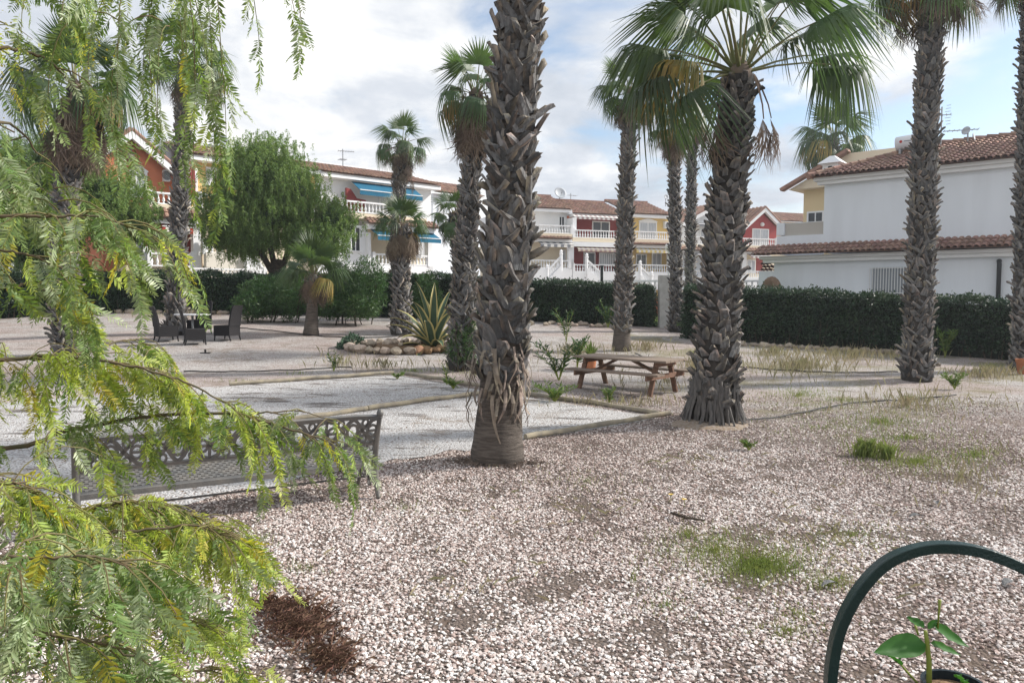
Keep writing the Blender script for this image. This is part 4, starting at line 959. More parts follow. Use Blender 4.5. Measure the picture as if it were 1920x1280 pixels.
FR_BIG = {'up': [frond_data(50 + i, M_frond, n=54, droop=0.15, cup=0.12, span=105, pet=1.2) for i in range(2)], 'mid': [frond_data(55 + i, M_frond, n=54, droop=0.5 + 0.15 * i, cup=0.22, span=122, pet=1.2) for i in range(4)], 'low': [frond_data(60 + i, M_frond, n=54, droop=0.85, cup=0.35, span=122, pet=1.15) for i in range(2)]}
FR_DEAD = [frond_data(40 + i, M_frond_d, n=30, droop=0.25, cup=0.15, span=70, dead=0.8, ragged=0.5) for i in range(4)]
FR_SKIRT = [frond_data(70 + i, M_frond_d, n=34, droop=0.2, cup=0.10, span=62, dead=0.55, ragged=0.6, pet=0.28) for i in range(4)]
def boot_mesh(seed, kind):
    q = random.Random(seed); m = MB(); sh = []
    def prong(dx, ln, w, lean, out):
        V = []; tr = q.uniform(0.25, 0.75)
        for k, s in enumerate((0, 0.3, 0.65, 1.0)):
            c = Vector((dx * s * ln + lean * s * s, -(0.012 + out * s ** 1.4), s * ln)); ww = w * (1 - 0.3 * s) if s < 1 else w * tr
            th = 0.03 * (1 - 0.4 * s); jz = 0.035 * s * s
            V += [c + Vector((-ww, 0.025, q.uniform(-jz, jz))), c + Vector((-ww * 0.5, -th * q.uniform(0.5, 1.2), q.uniform(-jz, jz))), c + Vector((ww * 0.5, -th * q.uniform(0.5, 1.2), q.uniform(-jz, jz))), c + Vector((ww, 0.025, q.uniform(-jz, jz)))]
            sh.extend([min(1, (0.25 + s) * q.uniform(0.1, 1.1)), s * q.uniform(0, 0.5), s * q.uniform(0, 0.5), min(1, (0.35 + s) * q.uniform(0.3, 1.2))])
        F = []
        for k in range(3):
            for j in range(3): F.append((k * 4 + j, k * 4 + j + 1, k * 4 + j + 5, k * 4 + j + 4))
            F.append((k * 4 + 3, k * 4, k * 4 + 4, k * 4 + 7))
        F.append((12, 13, 14, 15)); m.add(V, F)
    if kind == 'v':
        prong(-q.uniform(0.6, 1.15), 0.21 * q.uniform(0.8, 1.2), q.uniform(0.055, 0.08), -0.02, 0.055 * q.uniform(0.4, 1.6))
        prong(q.uniform(0.6, 1.15), 0.21 * q.uniform(0.7, 1.2), q.uniform(0.055, 0.08), 0.02, 0.055 * q.uniform(0.4, 1.6))
    elif kind == 'wide':
        prong(q.uniform(-0.8, 0.8), 0.19 * q.uniform(0.8, 1.3), q.uniform(0.08, 0.115), q.uniform(-0.05, 0.05), 0.06 * q.uniform(0.4, 1.9))
    else: prong(q.uniform(-0.4, 0.4), 0.14 * q.uniform(0.7, 1.3), q.uniform(0.065, 0.095), 0, 0.11 * q.uniform(0.6, 1.4))
    me = m.mesh('leaf_base'); a = me.attributes.new('shade', 'FLOAT', 'POINT'); a.data.foreach_set('value', np.array([s ** 1.5 * 0.9 for s in sh], np.float32))
    me.materials.append(M_boot); return me
BOOTS = {'v': [boot_mesh(i, 'v') for i in range(8)] + [boot_mesh(i + 9, 'wide') for i in range(5)], 'stub': [boot_mesh(i + 20, 'stub') for i in range(9)] + [boot_mesh(i + 30, 'wide') for i in range(2)]}
def palm(label, base, top, r0, r1, boots='v', bscale=1.0, single=False, bz=(0.0, 1.0), size=1.0, green=22, yellow=2, dead=6, skirt=None, seed=1, flare=1.35, crown=True,
         bdens=1.0, elev=(82, -25), bend=0.0, dead_el=(-35, -80), fronds=None, group='fan palms on the gravel'):
    q = random.Random(seed); root = thing('fan_palm', label, 'palm tree', base, group=group)
    top = top - base; n = 22; pts = []; rad = []
    def P(u): return Vector((top.x * u + bend * math.sin(math.pi * u), top.y * u, top.z * u))
    def RR(u): return (r0 + (r1 - r0) * u) * (1 + (flare - 1) * math.exp(-u * top.z / 0.45))
    for i in range(n + 1):
        u = i / n; u = u * u * 0.4 + u * 0.6; u = u * (0.5 + 0.5 * u) if i < 6 else u; pts.append(P(u) - Vector((0, 0, 0.15 if i == 0 else 0))); rad.append(RR(u) * (1 + q.uniform(-0.03, 0.03)))
    MB().tube(pts, rad, 18).build('trunk', M_trunk if bz[0] < 0.05 else M_trunk_ring, root, smooth=True)
    # old leaf bases in a spiral
    pool = BOOTS[boots]; dz = 0.0098 * bscale / max(r0, 0.2) * 0.30 / bdens * 1.5; z = bz[0] * top.z; k = 0; front = []; rest = []
    ca = math.atan2(-base.y, -base.x)
    while z < bz[1] * top.z:
        u = z / top.z; a = k * 2.39996 + q.uniform(-0.15, 0.15); c = P(u); r = RR(u) * 0.96
        s = bscale * q.uniform(0.8, 1.2) * (0.75 + 0.25 * min(1, RR(u) / r0))
        mw = Matrix.Translation(c + Vector((math.cos(a) * r, math.sin(a) * r, 0))) @ Matrix.Rotation(a + math.pi / 2, 4, 'Z') @ Matrix.Rotation(q.uniform(-0.10, 0.14), 4, 'X') @ Matrix.Rotation(q.uniform(-0.35, 0.35), 4, 'Y') @ Matrix.Diagonal((s, s, s, 1))
        (front if single and math.cos(a - ca) > -0.15 else rest).append((mw, q.choice(pool))); z += dz; k += 1
    lim = 300
    if len(front) > lim: rest += front[lim:]; front = front[:lim]
    for mw, me in front: link('leaf_base', me, root, mw=mw)
    if rest:
        V, F, S, o = [], [], [], 0
        for mw, me in rest:
            co = np.array([v.co[:] for v in me.vertices]); M = np.array(mw); V.append(co @ M[:3, :3].T + M[:3, 3]); F.append(np.array([p.vertices[:] for p in me.polygons]) + o); o += len(co)
            S.append(np.array([d.value for d in me.attributes['shade'].data]))
        link('leaf_bases', npmesh('leaf_bases', np.concatenate(V), np.concatenate(F), M_boot_i, attr=np.concatenate(S)), root, kind='stuff')
    if crown:
        tp = P(1.0)
        MB().tube([tp - Vector((0, 0, 0.15)), tp + Vector((0, 0, 0.12)), tp + Vector((0, 0, 0.3 * size))], [r1 * 0.95, r1 * 0.8, 0.04], 10).build('crown_shaft', M_frond_d, root, smooth=True)
        def put(me, az, el, z, s, name='frond', rk=0.6):
            roll = q.uniform(-0.35, 0.35)
            mw = Matrix.Translation(tp + Vector((math.cos(az) * r1 * rk, math.sin(az) * r1 * rk, z))) @ Matrix.Rotation(az - math.pi / 2, 4, 'Z') @ Matrix.Rotation(el, 4, 'X') @ Matrix.Rotation(roll, 4, 'Y') @ Matrix.Diagonal((s, s, s, 1))
            link(name, me, root, mw=mw)
        for (az, el) in (fronds or []):
            put(q.choice(FR_BIG['up'] if el > 52 else FR_BIG['mid'] if el > -10 else FR_BIG['low']), R(az), R(el), 0.2 * size * (el + 50) / 130, size * q.uniform(0.92, 1.08))
        for i in range(0 if fronds else green):
            f = i / max(1, green - 1); el = elev[0] + (elev[1] - elev[0]) * f ** 0.9 + q.uniform(-8, 8); az = i * 2.39996 + q.uniform(-0.3, 0.3)
            me = q.choice(FR_UP if el > 50 else FR_MID if el > 0 else FR_LOW); put(me, az, R(el), 0.22 * size * (1 - f), size * q.uniform(0.85, 1.08))
        for az, el in (((200, 4),) if fronds else ()): put(FR_YEL[az % 2], R(az), R(el), 0.05, size)
        for az in ((205, 170, -15, -40) if fronds else ()): put(q.choice(FR_DEAD), R(az), R(q.uniform(-80, -70)), 0.0, size * q.uniform(0.8, 1.0), 'dead_frond', 1.0)
        for i in range(yellow): put(q.choice(FR_YEL), q.uniform(0, 6.28), R(q.uniform(-30, 0)), -0.05, size * q.uniform(0.8, 1))
        for i in range(dead): put(q.choice(FR_DEAD), i * 2.4 + q.uniform(-0.4, 0.4), R(q.uniform(*sorted(dead_el))), -0.1 - 0.1 * q.random(), size * q.uniform(0.75, 1.0), 'dead_frond')
        if skirt:
            ns, z0, z1, ss = skirt
            for i in range(ns):
                zz = z0 + (z1 - z0) * q.random(); a = i * 2.39996; put(q.choice(FR_SKIRT), a, R(q.uniform(-87, -74)), zz, ss * q.uniform(0.75, 1.15), 'dead_frond', 1.75)
    return root
def T_(px, py, b): return at(px, py, b.y)
b = G(932, 858); P1 = b
palm('thick shaggy palm trunk at the centre rising out of the frame', b, T_(994, -330, b), 0.265, 0.19, single=True, bscale=1.0, bz=(0.125, 0.97), size=1.0, seed=3, flare=1.32, dead=8, bdens=1.05)
b = G(1338, 783)
palm('leafy palm with big green fans and stubby trunk right of centre', b, T_(1388, 145, b), 0.30, 0.215, boots='stub', single=True, bscale=0.95, bz=(0.035, 0.985), size=1.0, green=19, yellow=0, dead=0, fronds=[(-4, 10), (18, 32), (30, 58), (80, 84), (165, 55), (182, 14), (188, 36), (196, -10), (218, -24), (268, 62), (-28, -4), (60, 45), (110, 42), (142, 22), (92, 12), (245, 24), (210, 66), (310, 44), (340, 62), (125, 64), (-50, 18)], seed=12, flare=1.35, bend=-0.05, bdens=1.15, dead_el=(-62, -86))
b = G(1165, 656)
palm('tall slim palm behind the picnic table', b, T_(1181, 175, b), 0.22, 0.15, bscale=0.85, size=0.62, green=18, yellow=2, dead=7, seed=5, single=True, skirt=(8, -0.25, -0.05, 0.5), bz=(0.07, 0.97))
b = G(1268, 622)
palm('slim palm standing against the gate pillar', b, T_(1264, 245, b), 0.20, 0.15, bscale=0.85, size=0.62, green=14, dead=5, seed=6, skirt=(14, -0.4, 0.0, 0.75))
b = at(1293, 560, 37); b.z = T(b.x, 37)
palm('thinnest palm trunk rising behind the right hedge near the gate', b, T_(1299, 225, b), 0.20, 0.16, bscale=0.9, size=0.8, green=14, dead=5, seed=7, skirt=(14, -0.6, 0.0, 0.8))
b = G(1719, 712)
palm('tall palm with grey diamond patterned trunk before the white house', b, T_(1750, -45, b), 0.27, 0.185, bscale=0.85, single=True, size=0.85, green=18, dead=12, seed=8, flare=1.2, skirt=(16, -0.3, 0.0, 0.6), dead_el=(-30, -70), bend=-0.02)
b = G(1921, 692)
palm('palm trunk cut by the right edge of the picture', b, T_(1936, -75, b), 0.25, 0.18, bscale=0.85, size=0.85, green=14, dead=14, seed=9, flare=1.2, dead_el=(-10, -60))
b = G(862, 690)
palm('tall palm with brown leaf skirt just left of the centre trunk', b, T_(892, 180, b), 0.265, 0.155, bscale=0.85, single=True, size=0.66, green=18, yellow=2, dead=4, seed=10, bz=(0, 0.86), skirt=(54, -0.5, 0.05, 0.9), flare=1.15)
b = at(748, 560, 34); b.z = T(b.x, 34)
palm('shaggy palm with drooping dry leaves behind the short skirted palm', b, T_(754, 272, b), 0.26, 0.20, bscale=0.9, size=0.74, green=15, yellow=3, dead=9, seed=11, skirt=(22, -1.5, -0.1, 0.7), dead_el=(5, -60), bend=-0.15)
b = G(752, 626)
palm('short palm with brown leaf skirt beside the agave', b, T_(753, 425, b), 0.26, 0.20, bscale=0.9, size=0.56, green=18, yellow=1, dead=2, seed=14, skirt=(24, -0.4, 0.0, 0.75), elev=(85, 2))
b = G(583, 627)
palm('knee high young palm with folded dry skirt on open gravel', b, T_(588, 520, b), 0.18, 0.15, bscale=0.7, size=0.74, green=17, yellow=1, dead=0, seed=15, skirt=(26, -0.05, 0.10, 0.75), flare=1.5, bz=(0.55, 1.0), elev=(85, 8))
b = G(328, 626)
palm('slim tall palm behind the wicker chairs', b, T_(347, 120, b), 0.23, 0.16, bscale=0.9, single=True, size=0.85, green=17, yellow=2, dead=10, seed=16, dead_el=(-20, -75))
b = G(128, 664)
palm('leaning palm with large brown skirt at far left', b, T_(142, 170, b), 0.29, 0.20, bscale=0.95, single=True, size=0.98, green=22, yellow=1, dead=3, seed=17, bz=(0, 0.82), skirt=(64, -0.6, -0.1, 1.25), flare=1.2, bend=-0.18)
b = at(868, 560, 31); b.z = T(b.x, 31)
palm('low palm crown showing between the left houses and the skirted palm', b, T_(852, 405, b), 0.22, 0.18, bscale=0.9, size=0.68, green=18, dead=4, seed=18, elev=(75, -45))
b = at(1566, 560, 50); b.z = T(b.x, 50)
palm('distant palm crown above the roof of the white house', b, T_(1563, 266, b), 0.3, 0.22, bscale=1.1, size=1.5, green=26, dead=3, seed=19, elev=(85, -50), group='palms beyond the houses')
M_strap = mat('dry_palm_strap', (0.15, 0.125, 0.105), 0.9, (0.27, 0.22, 0.17), 9, objrand=0.4)
# loose fibre straps hanging on the centre trunk
tr = [o for o in bpy.data.objects if o.name.startswith('fan_palm')][0]
for i in range(46):
    a = rnd.uniform(math.pi * 1.02, math.pi * 2.1); z = rnd.uniform(0.7, 1.45); r = 0.31; ln = rnd.uniform(0.2, 0.6); w = rnd.uniform(0.01, 0.035)
    c = Vector((math.cos(a) * r + 0.012 * z, math.sin(a) * r, z)); tt = Vector((-math.sin(a), math.cos(a), 0)); n_ = Vector((math.cos(a), math.sin(a), 0)); m = MB(); V = []
    sw = rnd.uniform(-0.35, 0.35)
    for k in range(6):
        s = k / 5; q = c + n_ * (0.02 + 0.07 * math.sin(s * 3) * rnd.uniform(0.5, 1.3)) + tt * (sw * s * s * 0.5) - Vector((0, 0, ln * s)); ww = w * (1 - 0.7 * s * s); V += [q - tt * ww, q + n_ * 0.006, q + tt * ww]
    m.add(V, [(k * 3 + j, k * 3 + j + 1, k * 3 + j + 4, k * 3 + j + 3) for k in range(5) for j in range(2)]); m.build('dry_strap', M_strap, tr)
# strips at the foot of the leafy palm
tr = [o for o in bpy.data.objects if o.name.startswith('fan_palm')][1]
M_sheath = mat('old_palm_sheath', (0.085, 0.08, 0.078), 0.85, (0.16, 0.15, 0.14), 18, bump=0.8, stretch=(1, 1, 0.3))
for i in range(70):
    a = rnd.uniform(0, 6.28); r = 0.335; z = rnd.uniform(0.35, 0.75); w = rnd.uniform(0.025, 0.05); tt = Vector((-math.sin(a), math.cos(a), 0)); n_ = Vector((math.cos(a), math.sin(a), 0)); V = []; fl = rnd.uniform(0.06, 0.2)
    for k in range(5):
        s = k / 4; q = n_ * (r + 0.03 + fl * s * s) + tt * rnd.uniform(-0.02, 0.02) + Vector((0, 0, z * (1 - s) - 0.05 * s)); ww = w * (1 - 0.5 * s); V += [q - tt * ww, q + n_ * 0.02, q + tt * ww]
    MB().add(V, [(k * 3 + j, k * 3 + j + 1, k * 3 + j + 4, k * 3 + j + 3) for k in range(4) for j in range(2)]).build('old_sheath', M_sheath, tr)

# ================================================================== TREES AND SHRUBS
def crown_strands(lobes, n_clump, per, length, seed, origin, size=0.13, aspect=0.28, spread=0.35):
    """clumps on the lobes' shells, each clump a bundle of hanging strands of narrow leaves"""
    g = np.random.default_rng(seed); C = []; tot = sum(l[3] * l[4] * l[5] for l in lobes)
    w = np.array([(l[3] * l[4] * l[5]) ** 0.67 for l in lobes]); w /= w.sum()
    for i in range(n_clump):
        l = lobes[g.choice(len(lobes), p=w)]
        d = g.normal(size=3); d /= np.linalg.norm(d); rr = g.uniform(0.4, 1.0) ** 0.5 * (1.12 if g.random() < 0.25 else 1.0)
        c = np.array(l[:3]) + d * np.array(l[3:6]) * rr
        ns = g.integers(4, 9)
        for s in range(ns):
            o = c + g.normal(size=3) * np.array((spread, spread, spread * 0.5)); L_ = length * g.uniform(0.4, 1.2); k = int(per * g.uniform(0.6, 1.3))
            u = g.random(k); dr = g.normal(size=2) * 0.18
            pts = np.stack([o[0] + dr[0] * u * L_ + g.normal(size=k) * 0.03, o[1] + dr[1] * u * L_ + g.normal(size=k) * 0.03, o[2] - L_ * u ** 1.2 + 0.12 * L_ * np.sin(u * 3)], 1); C.append(pts)
    C = np.concatenate(C) - np.array(origin); return leaf_cloud(C, np.zeros_like(C), size, aspect, 1.3, 0.8)
def pepper_far(label, base, lobes, n, seed, limbs, length=0.55):
    root = thing('pepper_tree', label, 'tree', base); t = MB(); o = base
    t.tube([(0, 0, -0.1), (0.1, 0, 0.7), (0.0, 0.1, 1.5), (0.1, 0, 2.2)], [0.3, 0.22, 0.2, 0.15], 10)
    for l in limbs: t.tube([Vector((0.05, 0, 1.2))] + [Vector(p) - o for p in l], [0.16, 0.1, 0.05, 0.03][:len(l) + 1], 7)
    t.build('trunk', M_bark, root, smooth=True)
    V, F = crown_strands(lobes, n, 42, length, seed, o, 0.10, 0.24); link('crown', npmesh('crown', V, F, M_pep_far), root, kind='stuff')
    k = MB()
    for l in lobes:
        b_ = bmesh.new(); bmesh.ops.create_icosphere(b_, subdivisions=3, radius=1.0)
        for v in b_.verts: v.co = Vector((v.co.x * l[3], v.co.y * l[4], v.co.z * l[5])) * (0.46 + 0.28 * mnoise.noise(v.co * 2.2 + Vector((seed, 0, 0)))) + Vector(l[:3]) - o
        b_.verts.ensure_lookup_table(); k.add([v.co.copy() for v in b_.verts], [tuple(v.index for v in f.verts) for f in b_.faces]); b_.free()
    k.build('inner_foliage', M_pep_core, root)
def lobe(px, py, Y, rpx, rpy, ry=None):
    p = at(px, py, Y); k = Y / FPX; return (p.x, p.y, p.z, rpx * k, ry or rpx * k, rpy * k)
Yt = 33.5; b = at(520, 560, Yt); b.z = T(b.x, Yt)
pepper_far('big round weeping pepper tree before the left houses', b, [lobe(492, 295, Yt, 62, 50), lobe(470, 345, Yt, 66, 50), lobe(545, 350, Yt, 52, 55), lobe(425, 400, Yt, 52, 52), lobe(505, 405, Yt, 78, 55), lobe(620, 415, Yt, 42, 50), lobe(450, 440, Yt + 0.6, 55, 38), lobe(595, 450, Yt - 0.5, 45, 36)], 1150, 5,
           [[at(500, 430, Yt), at(480, 370, Yt)], [at(550, 440, Yt), at(600, 420, Yt)], [at(470, 440, Yt), at(430, 390, Yt)]])
Yt = 31; b = at(120, 570, Yt); b.z = T(b.x, Yt)
pepper_far('broad pepper tree with dark crown behind the far left palm', b, [lobe(200, 370, Yt, 85, 68), lobe(100, 330, Yt, 90, 95), lobe(20, 380, Yt, 90, 110), lobe(240, 415, Yt, 52, 40), lobe(60, 460, Yt, 80, 60), lobe(-60, 330, Yt, 90, 110)], 1150, 6,
           [[at(160, 430, Yt), at(200, 370, Yt)], [at(90, 420, Yt), at(60, 350, Yt)]])
def shrub(name, label, lobes, n, mt, size, aspect, down, seed, cat='shrub', stems=9, group=None):
    base = Vector((lobes[0][0], lobes[0][1], T(lobes[0][0], lobes[0][1]))); root = thing(name, label, cat, base, group=group); g = np.random.default_rng(seed); C = []; Nn = []
    w = np.array([(l[3] * l[5]) for l in lobes]); w /= w.sum()
    for i in range(n):
        l = lobes[g.choice(len(lobes), p=w)]; d = g.normal(size=3); d /= np.linalg.norm(d); C.append(np.array(l[:3]) + d * np.array(l[3:6]) * g.uniform(0.3, 1.0) ** 0.4 * (0.85 + 0.3 * mnoise.noise(Vector(d * 2.5) + Vector((seed, i % 2, 0))))); Nn.append(d)
    C = np.array(C); C[:, 2] = np.maximum(C[:, 2], [T(c[0], c[1]) + 0.03 for c in C])
    V, F = leaf_cloud(C - np.array(base), np.array(Nn), size, aspect, down, 0.8); link('foliage', npmesh('foliage', V, F, mt), root, kind='stuff')
    m = MB()
    for i in range(stems):
        l = lobes[i % len(lobes)]; e = Vector(l[:3]) + Vector((rnd.uniform(-1, 1) * l[3], rnd.uniform(-1, 1) * l[4], rnd.uniform(-0.2, 0.8) * l[5])) * 0.8; s = Vector((e.x * 0.4 + l[0] * 0.6, e.y * 0.4 + l[1] * 0.6, 0)); s.z = T(s.x, s.y) - 0.03
        m.tube([s - base, (s + e) / 2 - base + Vector((rnd.uniform(-0.05, 0.05), 0, 0.05)), e - base], [0.02, 0.014, 0.006], 5)
    m.build('stems', M_bark, root); return root
Ys = 28.5
shrub('oleander', 'spreading green oleander left of the young skirted palm', [lobe(500, 560, Ys, 62, 42, 0.9), lobe(545, 555, Ys, 40, 52, 0.9), lobe(470, 575, Ys - 0.5, 40, 26, 0.7)], 9000, M_olean, 0.15, 0.2, 0.0, 41)
shrub('oleander', 'tall green oleander right of the young skirted palm', [lobe(645, 545, Ys, 48, 58, 0.9), lobe(690, 540, Ys, 40, 66, 0.9), lobe(620, 572, Ys - 0.5, 45, 30, 0.7), lobe(672, 575, Ys - 0.6, 45, 28, 0.7)], 11000, M_olean, 0.15, 0.2, 0.0, 42)
shrub('shrub', 'leafy green shrub between the short skirted palm and the agave', [lobe(800, 560, 26.5, 34, 50, 0.7)], 2600, M_olean, 0.14, 0.22, 0.0, 43)
shrub('shrub', 'narrow leaved bush wrapped round the foot of the skirted palm', [lobe(888, 640, 18.2, 30, 62, 0.35), lobe(862, 650, 18.0, 30, 40, 0.3)], 1500, M_olean, 0.13, 0.16, 0.1, 44)
def leafy_plant(label, px, py, hpx, spread, n, seed, lsize=0.16, mt=None, name='leafy_weed', cat='plant', ns=5, Y=None):
    b = G(px, py); root = thing(name, label, cat, b); g = random.Random(seed); k = b.y / FPX; H = hpx * k; m = MB(); C = []; D = []
    for s in range(ns):
        a = g.uniform(0, 6.28); e = Vector((math.cos(a) * spread * k, math.sin(a) * spread * k * 0.6, H * g.uniform(0.6, 1.0))); mid = Vector((e.x * 0.3, e.y * 0.3, e.z * 0.55)); m.tube([(0, 0, -0.02), mid, e], [0.012, 0.008, 0.004], 5)
        for i in range(n):
            u = 0.2 + 0.8 * (i + g.random()) / n; p = (Vector((0, 0, 0)).lerp(mid, u / 0.55) if u < 0.55 else mid.lerp(e, (u - 0.55) / 0.45)); C.append(p[:]); t = g.uniform(0, 6.28); D.append((math.cos(t), math.sin(t), 0.7))
    m.build('stems', M_stem, root); V, F = leaf_cloud(np.array(C), np.array(D) * 2.5, lsize, 0.2, 0.0, 0.5); link('foliage', npmesh('foliage', V, F, mt or M_olean), root, kind='stuff')
leafy_plant('tall thin oleander seedling left of the potted plant', 1062, 640, 62, 22, 26, 1)
leafy_plant('spreading green oleander seedling behind the picnic bench end', 1048, 712, 75, 48, 40, 2, ns=7)
leafy_plant('upright oleander seedling beside the terracotta pot', 1082, 690, 60, 22, 30, 3, ns=5)
leafy_plant('bushy young shrub against the palm by the gate', 1140, 614, 60, 25, 60, 4, ns=7)
leafy_plant('light green shrub between the gate palm and the leafy palm', 1294, 632, 35, 22, 50, 5, ns=7, mt=M_weed)
leafy_plant('yellow green sprouting shrub beside the tall right palm', 1772, 668, 52, 18, 40, 6, ns=6, mt=M_weed)
leafy_plant('low green weed at the foot of the tall right palm', 1790, 728, 28, 26, 40, 7, ns=7, lsize=0.1, mt=M_weed)
leafy_plant('dark little sapling on the gravel before the stone bed', 626, 694, 36, 18, 16, 8, ns=4, lsize=0.12)
leafy_plant('thin tall weed in front of the bushy palm foot', 838, 720, 55, 10, 14, 9, ns=3, lsize=0.1)
leafy_plant('small bright weed on gravel below the leafy palm', 1404, 842, 18, 16, 22, 10, ns=7, lsize=0.07, mt=M_weed)
leafy_plant('low weed growing beside the edging log near the centre', 1040, 752, 34, 40, 26, 11, ns=9, lsize=0.12, mt=M_weed)
leafy_plant('weed in front of the picnic table', 1143, 755, 30, 12, 24, 12, ns=6, lsize=0.1, mt=M_weed)
leafy_plant('small weed on gravel left of the court log', 850, 727, 16, 22, 24, 13, ns=7, lsize=0.1, mt=M_weed)
leafy_plant('tiny weed by the court corner log', 745, 709, 10, 14, 16, 14, ns=7, lsize=0.09, mt=M_weed)

# agave and its stone bed
def agave():
    b = G(812, 656); root = thing('agave', 'large variegated agave with yellow edged leaves in the stone bed', 'agave', b); k = b.y / FPX
    me_ag = mat('agave_leaf', (0.055, 0.10, 0.06), 0.5, (0.08, 0.13, 0.085), 3, shade=(0.55, 0.47, 0.20), spec=0.3)
    n = 34
    for i in range(n):
        f = i / (n - 1); el = R(86 - 80 * f ** 1.15 + rnd.uniform(-5, 5)); az = i * 2.39996; L_ = (1.95 - 0.55 * f) * rnd.uniform(0.85, 1.05); V = []; S = []
        m = MB(); st = 9
        for j in range(st + 1):
            s = j / st; w = 0.125 * (0.75 + 0.9 * s) * (1 - s ** 2.2) + 0.004 if s > 0.1 else 0.10
            bend = el - (0.5 + 0.9 * f) * s * s * rnd.uniform(0.8, 1.0)
            if j == 0: c = Vector((0, 0.06, 0.06))
            else: c = c + Vector((0, math.cos(bend), math.sin(bend))) * L_ / st
            up = Vector((0, -math.sin(bend), math.cos(bend)))
            for x, h, q in ((-1, 0.35, 1), (-0.72, 0.16, 0.9), (-0.6, 0.1, 0), (0, -0.08, 0), (0.6, 0.1, 0), (0.72, 0.16, 0.9), (1, 0.35, 1)): V.append(c + Vector((x * w, 0, 0)) + up * (h * w)); S.append(q)
        F = [(j * 7 + a, j * 7 + a + 1, j * 7 + a + 8, j * 7 + a + 7) for j in range(st) for a in range(6)]
        m.add(V, F); me = m.mesh('leaf', True); a_ = me.attributes.new('shade', 'FLOAT', 'POINT'); a_.data.foreach_set('value', np.array(S, np.float32)); me.materials.append(me_ag)
        link('leaf', me, root, mw=Matrix.Rotation(az, 4, 'Z'))
agave()
b = G(735, 660); bed = thing('stone_bed', 'round stone edged planting bed around the agave', 'planting bed', b)
cc = [G(648, 652), G(665, 663), G(690, 668), G(720, 671), G(750, 671), G(780, 671), G(805, 670), G(825, 668), G(840, 664)]
m = MB(); ctr = (G(652, 655) + G(838, 655)) / 2; V = []
for j in range(7):
    for i in range(24):
        a = 2 * math.pi * i / 24; rx = (G(838, 655).x - G(652, 655).x) / 2 * j / 6; ry = 0.95 * j / 6; x, y = ctr.x + rx * math.cos(a), ctr.y + ry * math.sin(a) + 0.0; V.append(Vector((x, y, T(x, y) + 0.20 * (1 - (j / 6) ** 3) + 0.02 * mnoise.noise(Vector((x * 3, y * 3, 0))) - 0.02)) - b)
m.add(V, [(j * 24 + i, j * 24 + (i + 1) % 24, (j + 1) * 24 + (i + 1) % 24, (j + 1) * 24 + i) for j in range(6) for i in range(24)]); m.build('soil', M_soil, bed, smooth=True)
for i in range(30):
    a = 2 * math.pi * (i + rnd.uniform(-0.2, 0.2)) / 30; rx = (G(838, 655).x - G(652, 655).x) / 2; x, y = ctr.x + rx * math.cos(a), ctr.y + 0.98 * math.sin(a)
    put_rock(bed, Vector((x, y, T(x, y) + 0.09)) - b, rnd.uniform(0.13, 0.22), orange=(math.cos(a) > 0.45 and math.sin(a) < 0.2))
for i in range(18): 
    x, y = ctr.x + rnd.uniform(-1, 0.6), ctr.y + rnd.uniform(-0.5, 0.6); put_rock(bed, Vector((x, y, T(x, y) + 0.2)) - b, rnd.uniform(0.06, 0.13))
shrub('ground_cover_plant', 'grey green leafy plant spilling over the left end of the stone bed', [lobe(662, 644, 21.8, 26, 17, 0.4), lobe(645, 652, 21.6, 14, 10, 0.25)], 700, mat('greygreen_leaf', (0.07, 0.12, 0.075), 0.6, transl=0.2, island=0.4), 0.13, 0.4, -0.2, 46)

# ------------------------------------------------------------------ grass, litter, weeds that cannot be counted
def blades(name, label, spots, h, w, mt, seed, cat='grass', lean=0.5):
    g = np.random.default_rng(seed); B = []; HS = []
    for (px, py, rx, ry, n) in spots:
        for i in range(n):
            a, r = g.uniform(0, 6.28), abs(g.normal()) * 0.55
            qx, qy = px + math.cos(a) * r * rx, py + math.sin(a) * r * ry
            if qy < 590: continue
            d = ray(qx, qy); t = (CAMH - T(0, 10)) / -d.z if d.z < -0.02 else 30
            p = G_fast(qx, qy); B.append(p); HS.append(min(1.0, (p[1] / 16.0)))
    B = np.array(B); n = len(B); HS = np.array(HS); HS = HS if h > 0.05 and name != 'grass_tuft' else HS * 0 + 1; hh = h * HS * g.uniform(0.4, 1.2, n); w = w * (0.35 + 0.65 * HS); a = g.uniform(0, 6.28, n); dx = np.stack([np.cos(a), np.sin(a), np.zeros(n)], 1); sx = np.stack([-np.sin(a), np.cos(a), np.zeros(n)], 1) * (w * g.uniform(0.6, 1.3, n))[:, None]
    ln = (lean * g.uniform(0.1, 1.3, n) * hh)[:, None]; up = np.array((0, 0, 1.0))
    V = np.stack([B - sx - up * 0.02, B + sx - up * 0.02, B + dx * ln * 0.35 + up * (hh * 0.6)[:, None] + sx * 0.7, B + dx * ln + up * hh[:, None]], 1).reshape(-1, 3)
    link(name, npmesh(name, V, np.arange(4 * n).reshape(n, 4), mt), kind='stuff', label=label, cat=cat)
def G_fast(px, py):
    d = ray(px, py); lo, hi = 3.0, 60.0
    for _ in range(24):
        y = (lo + hi) / 2; p = Vector((0, 0, CAMH)) + d * (y / d.y)
        if p.z > T(p.x, p.y): lo = y
        else: hi = y
    return (p.x, p.y, T(p.x, p.y))
